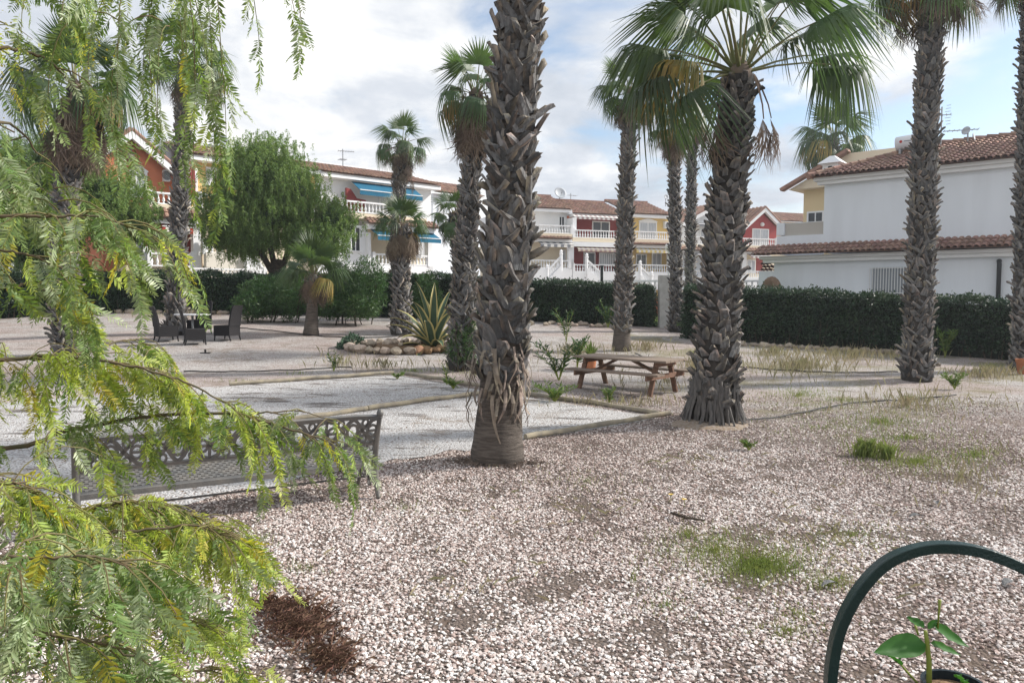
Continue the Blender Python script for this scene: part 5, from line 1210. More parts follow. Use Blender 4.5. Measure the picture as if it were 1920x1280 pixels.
gsp = [(1650, 790, 220, 50, 1600), (1500, 740, 150, 25, 700), (1350, 1010, 160, 60, 500), (1100, 900, 250, 60, 250), (760, 950, 150, 60, 160), (1430, 1055, 150, 50, 2800), (1420, 1060, 70, 25, 900), (1340, 1030, 160, 40, 900), (1560, 1090, 60, 20, 500), (1720, 865, 150, 30, 1500), (1630, 850, 35, 9, 260), (1830, 850, 80, 30, 600), (1700, 820, 120, 14, 400), (1480, 1180, 120, 50, 500), (1600, 1000, 150, 40, 300), (1190, 1080, 20, 60, 60), (1290, 1000, 30, 20, 140), (560, 1060, 60, 20, 90), (490, 1010, 50, 30, 120), (1500, 1150, 60, 30, 160),
       (1250, 1130, 80, 40, 130), (1000, 735, 60, 10, 150), (900, 700, 70, 8, 300), (780, 695, 70, 4, 200), (560, 700, 60, 4, 60), (1700, 745, 60, 8, 140), (1580, 750, 60, 6, 120), (1500, 760, 50, 5, 70), (1860, 685, 70, 10, 300), (1300, 660, 60, 8, 180), (460, 715, 80, 3, 80), (1550, 800, 250, 40, 260), (100, 700, 200, 20, 300), (350, 590, 150, 6, 250)]
blades('green_grass', 'thin patches of short green grass in the gravel', gsp, 0.06, 0.0032, M_grass, 61)
dsp = [(1700, 760, 220, 40, 420), (1800, 900, 150, 80, 160), (1250, 720, 150, 30, 160), (950, 690, 60, 8, 90), (1500, 690, 170, 24, 1100), (1600, 670, 170, 16, 800), (1450, 665, 90, 12, 350), (1850, 705, 90, 12, 500), (1080, 660, 80, 14, 400), (1300, 690, 50, 12, 200), (1200, 760, 200, 8, 160), (640, 680, 60, 14, 120), (1210, 655, 60, 10, 300), (720, 690, 150, 8, 160), (330, 590, 160, 5, 300), (1370, 730, 30, 10, 60)]
blades('dry_grass', 'wispy dry straw coloured grass towards the right hedge', dsp, 0.24, 0.0032, M_dry, 62, lean=0.45)
blades('grass_tuft', 'bright tall grass tuft on the gravel at right', [(1625, 852, 26, 5, 300), (1660, 858, 22, 4, 160)], 0.2, 0.0025, M_grass, 63)
blades('needle_litter', 'patch of dark reddish brown leaf litter on the gravel at lower left', [(560, 1165, 75, 45, 1500), (620, 1230, 60, 40, 700), (520, 1130, 60, 20, 300)], 0.018, 0.0022, M_needle, 64, 'leaf litter', lean=5.0)

_p2 = [o for o in bpy.data.objects if o.name.startswith('fan_palm')][1].location
blades('palm_litter', 'dark fibrous litter gathered round the foot of the centre palm', [(905, 868, 40, 6, 160), (960, 872, 45, 6, 140), (880, 862, 40, 8, 200), (1000, 868, 60, 8, 120)], 0.02, 0.004, M_strap, 65, 'leaf litter', lean=4.0)
blades('fallen_straw', 'scattered thin dry stalks and straws lying on the foreground gravel', [(1100, 950, 300, 90, 60), (1550, 1000, 250, 130, 110), (900, 1100, 250, 80, 40), (1300, 860, 250, 30, 60)], 0.03, 0.0022, M_dry, 66, 'straw', lean=5.0)
# ================================================================== THINGS ON THE GRAVEL
# edging logs
def log(label, pts, rpx=0.043):
    P = []
    for i in range(len(pts) - 1):
        for k in range(6): u = k / 6; P.append(G(pts[i][0] + (pts[i + 1][0] - pts[i][0]) * u, pts[i][1] + (pts[i + 1][1] - pts[i][1]) * u))
    P.append(G(*pts[-1])); o = P[0].copy()
    Q = [p - o + Vector((0, 0, rpx * 0.75 + 0.008 * math.sin(i * 1.3))) for i, p in enumerate(P)]
    root = MB().tube(Q, [rpx * (1 + 0.06 * math.sin(i * 2.1)) for i in range(len(Q))], 10).build('edging_log', M_pole, None, smooth=False, label=label, cat='log', group='round logs edging the court'); root.location = o
log('pale edging log along the far left side of the court', [(430, 723), (580, 712), (738, 701)])
log('grey edging log running from the far court corner to behind the centre palm', [(758, 703), (830, 713), (905, 727)])
log('grey edging log between the centre palm and the leafy palm', [(985, 741), (1110, 757), (1238, 779)])
log('short pale log crossing the court left of the centre palm', [(690, 768), (800, 752), (908, 739)])
log('pale edging log on the near side of the court right of the centre palm', [(985, 823), (1120, 801), (1256, 778)])
log('pale edging log behind the cast metal bench', [(470, 800), (580, 785), (688, 769)])
def hose(label, pts, r=0.012):
    P = [G(*p) for p in pts]; o = P[0].copy(); Q = []
    for i in range(len(P) - 1):
        p0, p1, p2, p3 = P[max(i - 1, 0)], P[i], P[i + 1], P[min(i + 2, len(P) - 1)]
        for k in range(8):
            t = k / 8; v = 0.5 * ((2 * p1) + (p2 - p0) * t + (2 * p0 - 5 * p1 + 4 * p2 - p3) * t * t + (3 * p1 - p0 - 3 * p2 + p3) * t ** 3); v.z = T(v.x, v.y) + r + 0.004 + 0.012 * max(0, math.sin(i * 3 + k)); Q.append(v - o)
    ob = MB().tube(Q, r, 6).build('irrigation_hose', M_hose, None, label=label, cat='hose', smooth=True); ob.location = o
hose('black irrigation hose lying across the gravel behind the court', [(345, 698), (450, 698), (560, 695), (640, 690), (660, 691)], 0.016)
hose('thin black hose running from the chairs past the young palm', [(450, 616), (520, 622), (610, 632), (700, 634), (780, 628)], 0.018)
hose('black hose curving on the gravel right of the leafy palm', [(1380, 789), (1440, 786), (1520, 772), (1600, 757), (1700, 751), (1800, 741)], 0.014)
hose('black hose running behind the picnic table to the tall right palm', [(1190, 664), (1230, 676), (1300, 680), (1420, 692), (1520, 698), (1600, 700), (1690, 698)], 0.016)
hose('thin hose at the left of the terracotta pot', [(1000, 668), (1030, 674), (1080, 674), (1110, 676)], 0.014)

# ------------------------------------------------------------------ cast bench, seen from behind
def bench():
    RL, RR_ = G(146, 1008), G(706, 931); d = RR_ - RL; L_ = Vector((d.x, d.y, 0)).length; rz = math.atan2(d.y, d.x); H = 0.43 * CAMH
    root = thing('cast_bench', 'ornate grey cast metal bench seen from behind under the pepper branches', 'bench', RL, rz)
    z0 = 0; s = H / 0.88
    def strip(m, pts, w=0.022, th=0.010, nrm=(0, 1, 0)):        # flat cast bar following points, w in plane
        pts = [Vector(p) for p in pts]; nrm = Vector(nrm); V = []
        for i, p in enumerate(pts):
            t = (pts[min(i + 1, len(pts) - 1)] - pts[max(i - 1, 0)]).normalized(); sd_ = t.cross(nrm).normalized()
            V += [p - sd_ * w / 2 - nrm * th, p + sd_ * w / 2 - nrm * th, p + sd_ * w / 2 + nrm * th, p - sd_ * w / 2 + nrm * th]
        n = len(pts); m.add(V, [(i * 4 + j, i * 4 + (j + 1) % 4, i * 4 + 4 + (j + 1) % 4, i * 4 + 4 + j) for i in range(n - 1) for j in range(4)] + [(3, 2, 1, 0), tuple((n - 1) * 4 + j for j in range(4))])
    def arc(cx, cz, r, a0, a1, n=10): return [(cx + r * math.cos(R(a0 + (a1 - a0) * i / n)), cz + r * math.sin(R(a0 + (a1 - a0) * i / n))) for i in range(n + 1)]
    def smooth(P, k=6):
        out = []; P = [Vector(p) for p in P]
        for i in range(len(P) - 1):
            p0, p1, p2, p3 = P[max(i - 1, 0)], P[i], P[i + 1], P[min(i + 2, len(P) - 1)]
            for j in range(k):
                t = j / k; out.append(0.5 * ((2 * p1) + (p2 - p0) * t + (2 * p0 - 5 * p1 + 4 * p2 - p3) * t * t + (3 * p1 - p0 - 3 * p2 + p3) * t ** 3))
        out.append(P[-1]); return out
    # end frames: local y = forward (away from the camera)
    for x in (0.0, L_):
        m = MB()
        post = smooth([(x, -0.06, 0), (x, -0.015, 0.12), (x, 0.02, 0.30), (x, 0.02, 0.42), (x, -0.04, 0.62), (x, -0.13, 0.84)])
        post = [Vector((p.x, p.y, p.z * s)) for p in post]
        m.tube(post, [0.024 + 0.008 * math.sin(i / 30 * 3.14) for i in range(len(post))], 8); fr = m.build('end_frame', M_cast, root, smooth=True)
        m = MB(); m.ball((x, -0.135, 0.865 * s), 0.036, 12, 1.25); m.lathe([(0.03, 0), (0.02, 0.02)], (x, -0.135, 0.82 * s), 10); m.build('finial', M_cast, fr, smooth=True)
        m = MB(); f = smooth([(x, 0.62, 0), (x, 0.55, 0.08), (x, 0.47, 0.22), (x, 0.52, 0.36), (x, 0.55, 0.44), (x, 0.52, 0.56), (x, 0.56, 0.63), (x, 0.50, 0.66), (x, 0.35, 0.66), (x, 0.15, 0.62), (x, -0.02, 0.60)])
        m.tube([Vector((p.x, p.y, p.z * s)) for p in f], 0.021, 8); m.build('front_leg_and_arm', M_cast, fr, smooth=True)
        m = MB()
        def yz(P, w=0.02): strip(m, [(x, p[0], p[1] * s) for p in P], w, 0.009, (1, 0, 0))
        yz(arc(0.25, 0.31, 0.155, 170, 370, 16), 0.026); yz(arc(0.25, 0.33, 0.075, 180, 360, 10), 0.018)
        for a in (200, 235, 270, 305, 340): yz([(0.25 + 0.08 * math.cos(R(a)), 0.32 + 0.08 * math.sin(R(a))), (0.25 + 0.15 * math.cos(R(a)), 0.31 + 0.15 * math.sin(R(a)))])
        yz([(0.0, 0.1), (0.1, 0.15), (0.25, 0.17), (0.4, 0.15), (0.5, 0.16)], 0.024); yz([(-0.02, 0.12), (0.06, 0.26)]); yz([(0.0, 0.06), (0.09, 0.19)]); yz(arc(0.22, 0.115, 0.04, 0, 360, 10), 0.02)
        yz(arc(0.14, 0.52, 0.07, 0, 360, 12), 0.016); yz(arc(0.33, 0.53, 0.08, 0, 360, 12), 0.016); yz([(0.02, 0.345), (0.5, 0.425)], 0.03); yz(arc(0.44, 0.51, 0.05, 0, 360, 10), 0.014)
        m.build('scrollwork', M_cast, fr)
    # back panel: a leaning lattice, local coordinates (x, v) with v up the slope
    A, B = Vector((0, -0.01, 0.555 * s)), Vector((0, -0.125, 0.825 * s)); up = (B - A); hv = up.length; up.normalize(); nb = Vector((0, up.z, -up.y))
    m = MB(); strip(m, [B + Vector((L_ * i / 24, 0.0, 0.018 * math.sin(math.pi * min(1, min(i, 24 - i) / 3) / 2))) for i in range(25)], 0.042, 0.018, nb); bk = m.build('backrest', M_cast, root)
    m = MB(); strip(m, [A + Vector((0.02, 0, 0)), A + Vector((L_ - 0.02, 0, 0))], 0.034, 0.014, nb); m.build('lower_rail', M_cast, bk)
    np_ = 5; w = L_ / np_
    for k in range(np_):
        m = MB()
        def xv(P, ww=0.028): strip(m, [Vector((k * w + p[0] * w, 0, 0)) + A + up * (p[1] * hv) for p in P], ww, 0.008, nb)
        rr = 0.5 * hv / w
        xv([(0.0, 0.02), (0.12, 0.12), (0.3, 0.5), (0.42, 0.86), (0.5, 0.98)], 0.034); xv([(1.0, 0.02), (0.88, 0.12), (0.7, 0.5), (0.58, 0.86), (0.5, 0.98)], 0.034)
        xv([(0.0, 0.98), (0.14, 0.9), (0.32, 0.55), (0.42, 0.2), (0.5, 0.02)], 0.034); xv([(1.0, 0.98), (0.86, 0.9), (0.68, 0.55), (0.58, 0.2), (0.5, 0.02)], 0.034)
        for cx in (0.12, 0.88): xv([(cx + 0.09 * math.cos(R(a)), 0.5 + 0.22 * math.sin(R(a))) for a in range(0, 361, 30)], 0.024)
        xv([(0.5 + 0.1 * math.cos(R(a)), 0.52 + 0.26 * math.sin(R(a))) for a in range(0, 361, 30)], 0.026)
        for cx, cz in ((0.27, 0.2), (0.73, 0.2), (0.27, 0.83), (0.73, 0.83)): xv([(cx + 0.055 * math.cos(R(a)), cz + 0.14 * math.sin(R(a))) for a in range(0, 361, 36)], 0.02)
        xv([(0.0, 0.5), (0.2, 0.5)], 0.024); xv([(0.8, 0.5), (1.0, 0.5)], 0.024); xv([(0.0, 0.0), (0.0, 1.0)], 0.026); pass
        m.build('scroll_panel', M_cast, bk)
    # pierced seat
    zs = 0.345 * s; y0, y1 = 0.03, 0.50; m = MB(); ny = 9
    for i in range(1, ny): y = y0 + (y1 - y0) * i / ny; m.box(0.03, L_ - 0.03, y - 0.014, y + 0.014, zs - 0.012, zs + 0.004)
    nx = int(L_ / 0.065)
    for i in range(nx):
        for j in range(ny):
            x = 0.03 + (L_ - 0.06) * (i + 0.5 * (j % 2) + 0.25) / nx; a, b_ = y0 + (y1 - y0) * j / ny + 0.0145, y0 + (y1 - y0) * (j + 1) / ny - 0.0145; m.box(x - 0.013, x + 0.013, a - 0.012, b_ + 0.012, zs - 0.010, zs + 0.006)
    tilt = lambda mb: setattr(mb, 'v', [(v[0], v[1], v[2] + (v[1] - y0) * 0.17) for v in mb.v]) or mb     # seat tips back
    st = tilt(m).build('seat', M_cast, root)
    tilt(MB().box(0.02, L_ - 0.02, y0 - 0.02, y0 + 0.025, zs - 0.035, zs + 0.012)).build('seat_edge', M_cast, st); tilt(MB().box(0.02, L_ - 0.02, y1 - 0.02, y1 + 0.02, zs - 0.03, zs + 0.012)).build('seat_edge', M_cast, st)
    MB().tube([(0.02, 0.22, 0.17 * s), (L_ - 0.02, 0.22, 0.17 * s)], 0.012, 6).build('stretcher', M_cast, root)
bench()

# ------------------------------------------------------------------ picnic table
def picnic():
    LN, RN = G(1078, 727), G(1215, 746); RF = G(1283, 738); d = RN - LN; rz = math.atan2(d.y, d.x); W = Vector((d.x, d.y)).length; wv = Vector((-math.sin(rz), math.cos(rz), 0)); D = min(max((RF - RN).dot(wv), 1.05), 1.25)
    root = thing('picnic_table', 'weathered wooden picnic table with attached benches beside the leafy palm', 'picnic table', LN, rz); dz = RN.z - LN.z; H = 0.66
    x0, x1 = -0.12, W + 0.32; mid = D / 2
    for i in range(5):
        y = mid - 0.34 + i * 0.17; MB().box(x0, x1, y - 0.078, y + 0.078, H - 0.035 + rnd.uniform(-0.004, 0.004), H).build('top_plank', M_wood_g, root)
    for sgn in (-1, 1):
        for k in range(2): y = mid + sgn * (D / 2 + 0.02 + 0.14 * k - 0.02); MB().box(x0, x1, y - 0.065, y + 0.065, 0.385, 0.42).build('bench_plank', M_wood_g, root)
    for x in (0.08, W + 0.02):
        for sgn in (-1, 1): m = MB(); m.bar((x, mid + sgn * (D / 2 - 0.02), -0.03), (x, mid + sgn * 0.24, H - 0.04), 0.05, 0.095, (1, 0, 0)); m.build('leg', M_wood, root)
        MB().box(x + 0.03, x + 0.075, mid - D / 2 - 0.2, mid + D / 2 + 0.2, 0.29, 0.383).build('bench_beam', M_wood, root); MB().box(x + 0.03, x + 0.075, mid - 0.38, mid + 0.38, H - 0.13, H - 0.037).build('top_beam', M_wood, root)
    for xa, xb in ((0.13, W * 0.42), (W - 0.03, W * 0.58)): m = MB(); m.bar((xa, mid, 0.34), (xb, mid, H - 0.04), 0.045, 0.09, (0, 1, 0)); m.build('brace', M_wood, root)
picnic()

# ------------------------------------------------------------------ wicker chairs and table
def chair(label, px, py, rz, group='wicker chairs at the garden table'):
    b = G(px, py); r = thing('wicker_chair', label, 'chair', b, rz, group)     # faces local +Y
    w, dp, hs, H = 0.27, 0.27, 0.44, 1.04
    MB().box(-w, w, -dp, dp, hs - 0.06, hs).build('seat', M_wick, r)
    for nm, bx in (('front_panel', (-w, w, dp - 0.03, dp - 0.001)), ('side_panel', (-w + 0.001, -w + 0.03, -dp, dp - 0.031)), ('side_panel', (w - 0.03, w - 0.001, -dp, dp - 0.031)), ('rear_panel', (-w + 0.031, w - 0.031, -dp, -dp + 0.03))):
        MB().box(*bx, 0.13, hs - 0.061).build(nm, M_wick, r)
    for x in (-w + 0.025, w - 0.025):
        for y, kk in ((-dp + 0.025, -0.05), (dp - 0.025, 0.02)): MB().tube([(x, y + kk, -0.02), (x, y, 0.14)], [0.018, 0.024], 8).build('leg', M_wick, r)
    m = MB(); V = []
    for i in range(9):
        s = i / 8; z = hs - 0.02 + (H - hs + 0.02) * s; y = -dp + 0.05 - 0.02 - 0.13 * s ** 1.6; ww = w * (1 - 0.06 * s) if i < 8 else w * 0.82; V += [(-ww, y, z), (ww, y, z), (ww, y - 0.05, z), (-ww, y - 0.05, z)]
    m.add(V, [(i * 4 + j, i * 4 + (j + 1) % 4, i * 4 + 4 + (j + 1) % 4, i * 4 + 4 + j) for i in range(8) for j in range(4)] + [(3, 2, 1, 0), (32, 33, 34, 35)]); m.build('backrest', M_wick, r)
chair('dark wicker chair nearest the camera with its tall back turned left', 366, 645, R(-62))
chair('dark wicker chair on the right of the garden table facing left', 426, 637, R(75))
chair('dark wicker chair behind the garden table showing its back panel', 374, 625, R(172))
chair('dark wicker chair on the left of the garden table half hidden by leaves', 312, 639, R(-50))
b = G(362, 635); t = thing('garden_table', 'round white topped garden table between the wicker chairs', 'table', b)
MB().lathe([(0.02, 0.71), (0.5, 0.71), (0.52, 0.72), (0.52, 0.74), (0.5, 0.75), (0.02, 0.75)], (0, 0, 0), 28).build('table_top', mat('white_table_top', (0.62, 0.63, 0.65), 0.25), t, smooth=False)
MB().tube([(0, 0, 0.02), (0, 0, 0.71)], 0.035, 10).build('pedestal', M_grey, t, smooth=True); MB().lathe([(0.26, -0.02), (0.26, 0.02), (0.05, 0.05)], (0, 0, 0), 16).build('foot_plate', M_grey, t)
# small dark object on the ground near the chairs
b = G(385, 662); MB().box(-0.12, 0.12, -0.06, 0.06, -0.01, 0.02).box(-0.02, 0.02, -0.02, 0.02, 0.02, 0.1).build('sprinkler_head', M_hose, None, label='small black sprinkler head on gravel before the wicker chairs', cat='sprinkler').location = b

# ------------------------------------------------------------------ pots
def pot(label, px, py, hpx, spiky=True):
    b = G(px, py); t = thing('terracotta_pot', label, 'flower pot', b); k = b.y / FPX; h = hpx * k
    MB().lathe([(0.62 * h * 0.5, 0), (0.85 * h * 0.5, h * 0.8), (0.95 * h * 0.5, h * 0.8), (0.98 * h * 0.5, h), (0.86 * h * 0.5, h), (0.8 * h * 0.5, h * 0.86)], (0, 0, -0.01), 18).build('pot', M_terra, t, smooth=False)
    MB().lathe([(0.01, 0.0), (0.8 * h * 0.5, 0.0), (0.8 * h * 0.5, 0.01), (0.01, 0.03)], (0, 0, h * 0.85), 14).build('soil', M_soil, t)
    if spiky:
        pl = thing('spiky_plant', 'spiky green plant growing in the terracotta pot behind the picnic table', 'plant', b + Vector((0, 0, h * 0.86)))
        for i in range(44):
            a = i * 2.4; el = R(rnd.uniform(35, 88)); L_ = rnd.uniform(0.3, 0.5); d = Vector((math.cos(a) * math.cos(el), math.sin(a) * math.cos(el), math.sin(el))); s = Vector((-math.sin(a), math.cos(a), 0)) * 0.018
            MB().add([-s + d * 0.02, s + d * 0.02, d * L_ * 0.6 + s * 0.9, d * L_ * 0.6 - s * 0.9, d * L_ + Vector((d.x, d.y, -0.3)) * 0.06], [(0, 1, 2, 3), (3, 2, 4)]).build('leaf', M_weed, pl)
pot('terracotta pot with spiky plant behind the picnic table', 1107, 693, 28)
pot('terracotta pot at the right edge by the hedge', 1918, 700, 28, False)

# ------------------------------------------------------------------ bits lying on the gravel
def curl(label, px, py, L_, w, rz, mt, name='dry_leaf'):
    b = G(px, py); V = []
    for i in range(6):
        s = i / 5; x = (s - 0.5) * L_; z = 0.012 + 0.03 * math.sin(s * 3.1) * L_ * 4; ww = w * math.sin(0.25 + s * 2.7); V += [(x, -ww, z + ww * 0.5), (x, 0, z), (x, ww, z + ww * 0.4)]
    o = MB().add(V, [(i * 3 + j, i * 3 + j + 1, i * 3 + j + 4, i * 3 + j + 3) for i in range(5) for j in range(2)]).build(name, mt, None, label=label, cat='leaf'); o.location = b; o.rotation_euler = (0, 0, rz)
curl('curled dry leaf on gravel in front of the centre palm', 1035, 988, 0.13, 0.03, 0.2, M_frond_d); curl('pale curled dry leaf on gravel at the far right', 1893, 1098, 0.14, 0.04, 0.4, M_boot_i)
curl('dry leaf on gravel left of the green hoop', 1556, 1100, 0.14, 0.03, 0.3, M_boot_i); curl('dry leaf on gravel above the green hoop', 1718, 972, 0.14, 0.035, 0.1, M_boot_i); curl('small dry leaf on gravel at the right below the grass tuft', 1755, 945, 0.1, 0.03, 1.2, M_boot_i)
a, b, c = G(1258, 965), G(1285, 976), G(1322, 978); m = MB(); m.tube([(0, 0, 0.02), b - a + Vector((0, 0, 0.03)), c - a + Vector((0, 0, 0.015))], [0.012, 0.016, 0.007], 6); o = m.build('fallen_twig', M_bark, None, label='short brown twig lying on gravel below the yellow flowers', cat='twig'); o.location = a
for lab, px, py in (('left one of two tiny yellow flowers on the gravel', 1258, 938), ('right one of two tiny yellow flowers on the gravel', 1283, 948)):
    m = MB(); 
    for i in range(9): a = i * 0.698; m.add([(0, 0, 0.06), (0.022 * math.cos(a - 0.25), 0.022 * math.sin(a - 0.25), 0.065), (0.03 * math.cos(a), 0.03 * math.sin(a), 0.068), (0.022 * math.cos(a + 0.25), 0.022 * math.sin(a + 0.25), 0.065)], [(0, 1, 2, 3)])
    t = thing('yellow_flower', lab, 'flower', G(px, py)); m.build('petals', mat('yellow_petal', (0.75, 0.5, 0.02), 0.6), t); MB().tube([(0, 0, -0.01), (0, 0, 0.06)], 0.003, 5).build('stem', M_stem, t)

# ------------------------------------------------------------------ green hooped plant stand near the camera
def stand():
    Y = 1.25; k = Y / FPX; c = at(1748, 1215, Y); base = Vector((c.x, c.y, T(c.x, c.y)))
    t = thing('plant_stand', 'dark green metal plant stand with round hoop at lower right', 'plant stand', base); px = lambda x, y, Y_=Y: at(x, y, Y_) - base
    pts = [px(1556, 1420), px(1556, 1330), px(1559, 1250), px(1575, 1175), px(1612, 1105), px(1665, 1052), px(1735, 1027), px(1810, 1028, Y - 0.02), px(1880, 1048, Y - 0.03), px(1950, 1085, Y - 0.04), px(2010, 1140, Y - 0.04), px(2050, 1220, Y - 0.05), px(2066, 1320, Y - 0.05), px(2068, 1420, Y - 0.05)]
    P = []
    for i in range(len(pts) - 1):
        p0, p1, p2, p3 = pts[max(i - 1, 0)], pts[i], pts[i + 1], pts[min(i + 2, len(pts) - 1)]
        for j in range(6): u = j / 6; P.append(0.5 * ((2 * p1) + (p2 - p0) * u + (2 * p0 - 5 * p1 + 4 * p2 - p3) * u * u + (3 * p1 - p0 - 3 * p2 + p3) * u ** 3))
    P.append(pts[-1]); V = []; w, th = 0.020, 0.0085; n = len(P)
    cen = px(1790, 1300)
    for i, p in enumerate(P):
        tg = (P[min(i + 1, n - 1)] - P[max(i - 1, 0)]).normalized(); out = tg.cross(Vector((0, 1, 0.0))).normalized(); out = out if out.dot(p - cen) > 0 else -out; bn = tg.cross(out).normalized()
        V += [p + out * th + bn * w / 2, p + out * th - bn * w / 2, p - out * th - bn * w / 2, p - out * th + bn * w / 2]
    ho = MB().add(V, [(i * 4 + j, i * 4 + (j + 1) % 4, i * 4 + 4 + (j + 1) % 4, i * 4 + 4 + j) for i in range(n - 1) for j in range(4)] + [(3, 2, 1, 0), tuple((n - 1) * 4 + j for j in range(4))]).build('hoop', M_green, t)
    bv = ho.modifiers.new('bevel', 'BEVEL'); bv.width = 0.0015; bv.segments = 2
    zc = px(1800, 1420).z; cx = px(1812, 1420).x; rr = (pts[-1].x - pts[0].x) / 2; ctr = Vector(((pts[0].x + pts[-1].x) / 2, (pts[0].y + pts[-1].y) / 2, 0))
    MB().lathe([(rr - 0.012, zc - 0.02), (rr + 0.006, zc - 0.02), (rr + 0.006, zc + 0.005), (rr - 0.012, zc + 0.005)], ctr, 32).build('ring', M_green, t)
    m = MB(); m.box(ctr.x - rr, ctr.x + rr, ctr.y - 0.012, ctr.y + 0.012, zc - 0.034, zc - 0.022); m.box(ctr.x - 0.012, ctr.x + 0.012, ctr.y - rr, ctr.y + rr, zc - 0.034, zc - 0.0221); m.build('cross_bars', M_green, t)
    MB().tube([ctr + Vector((0, 0, 0.1)), ctr + Vector((0, 0, zc - 0.03))], 0.016, 10).build('pole', M_green, t, smooth=True)
    for i in range(3):
        a = i * 2.094 + 0.4; MB().tube([ctr + Vector((0, 0, 0.3)), ctr + Vector((0.12 * math.cos(a), 0.12 * math.sin(a), 0.1)), ctr + Vector((0.2 * math.cos(a), 0.2 * math.sin(a), 0.005))], 0.009, 8).build('foot', M_green, t, smooth=True)
    # pot on the cross bars
    pb = base + Vector((px(1772, 1300).x, ctr.y, zc - 0.02)); zt = px(1772, 1266).z - (zc - 0.02)
    p = thing('small_pot', 'small dark plastic pot inside the green hoop', 'flower pot', pb)
    MB().lathe([(0.030, 0.0), (0.043, zt - 0.012), (0.050, zt - 0.010), (0.050, zt), (0.044, zt), (0.041, zt - 0.02)], (0, 0, 0), 24).build('pot', mat('dark_plastic', (0.012, 0.02, 0.025), 0.35), p, smooth=False)
    MB().lathe([(0.001, 0), (0.042, 0), (0.042, 0.004), (0.001, 0.008)], (0, 0, zt - 0.018), 16).build('soil', M_soil, p)
    s = thing('seedling', 'young seedling with two broad leaves in the small dark pot', 'plant', pb + Vector((0, 0, zt - 0.015))); o = s.location
    q = lambda x, y, dy=0.0: at(x, y, pb.y + dy) - o
    st = [q(1742, 1285), q(1742, 1240), q(1738, 1200), q(1735, 1182)]
    MB().tube(st, [0.0045, 0.0042, 0.0038, 0.003], 8).build('stem', M_stem, s, smooth=True)
    MB().tube([q(1758, 1180), q(1761, 1140), q(1762, 1124)], [0.0016, 0.0016, 0.0028], 6).tube([q(1722, 1190), q(1716, 1172)], [0.0015, 0.002], 6).build('bud_stalk', M_stem, s, smooth=True)
    MB().tube([q(1725, 1285, 0.01), q(1700, 1258, 0.01), q(1682, 1236, 0.01)], [0.002, 0.002, 0.0015], 6).build('side_stem', M_stem, s, smooth=True)
    def leaf(a, b, w, sag, nm='leaf', dy0=0.0, dy1=0.0):
        A, B = q(*a, dy0), q(*b, dy1); V = []; d = (B - A); L_ = d.length; d.normalize(); side = d.cross(Vector((0, -0.75, 0.66))).normalized(); nrm = side.cross(d)
        for i in range(11):
            u = i / 10; ww = w * math.sin(math.pi * u ** 0.75) ** 0.85 * (1 - 0.12 * u) + 0.0004; c = A + d * L_ * u - nrm * sag * (u - 0.5) ** 2 * -1 - Vector((0, 0, 0.01 * u * u)); rf = 0.0015 * math.sin(u * 19)
            V += [c - side * ww + nrm * (ww * 0.35 + rf), c - side * ww * 0.5 + nrm * (ww * 0.12), c, c + side * ww * 0.5 + nrm * (ww * 0.12), c + side * ww + nrm * (ww * 0.35 - rf)]
        o_ = MB().add(V, [(i * 5 + j, i * 5 + j + 1, i * 5 + j + 6, i * 5 + j + 5) for i in range(10) for j in range(4)]).build(nm, M_seed, s, smooth=True)
    leaf((1734, 1208), (1637, 1212), 0.020, 0.01, dy1=-0.02); leaf((1746, 1172), (1812, 1202), 0.011, 0.02, dy1=0.02); leaf((1732, 1178), (1700, 1146), 0.008, 0.01, dy1=0.03); leaf((1742, 1205), (1800, 1218), 0.007, 0.01, dy1=0.04); leaf((1740, 1178), (1758, 1150), 0.005, 0.005)
    for (x, y) in ((1672, 1222), (1686, 1232), (1812, 1272), (1800, 1262)): leaf((x - 6, y + 8), (x + 6, y - 4), 0.008, 0.0, 'small_leaf', 0.01, 0.0); leaf((x, y + 6), (x - 8, y - 6), 0.006, 0.0, 'small_leaf', 0.01, 0.02)
stand()

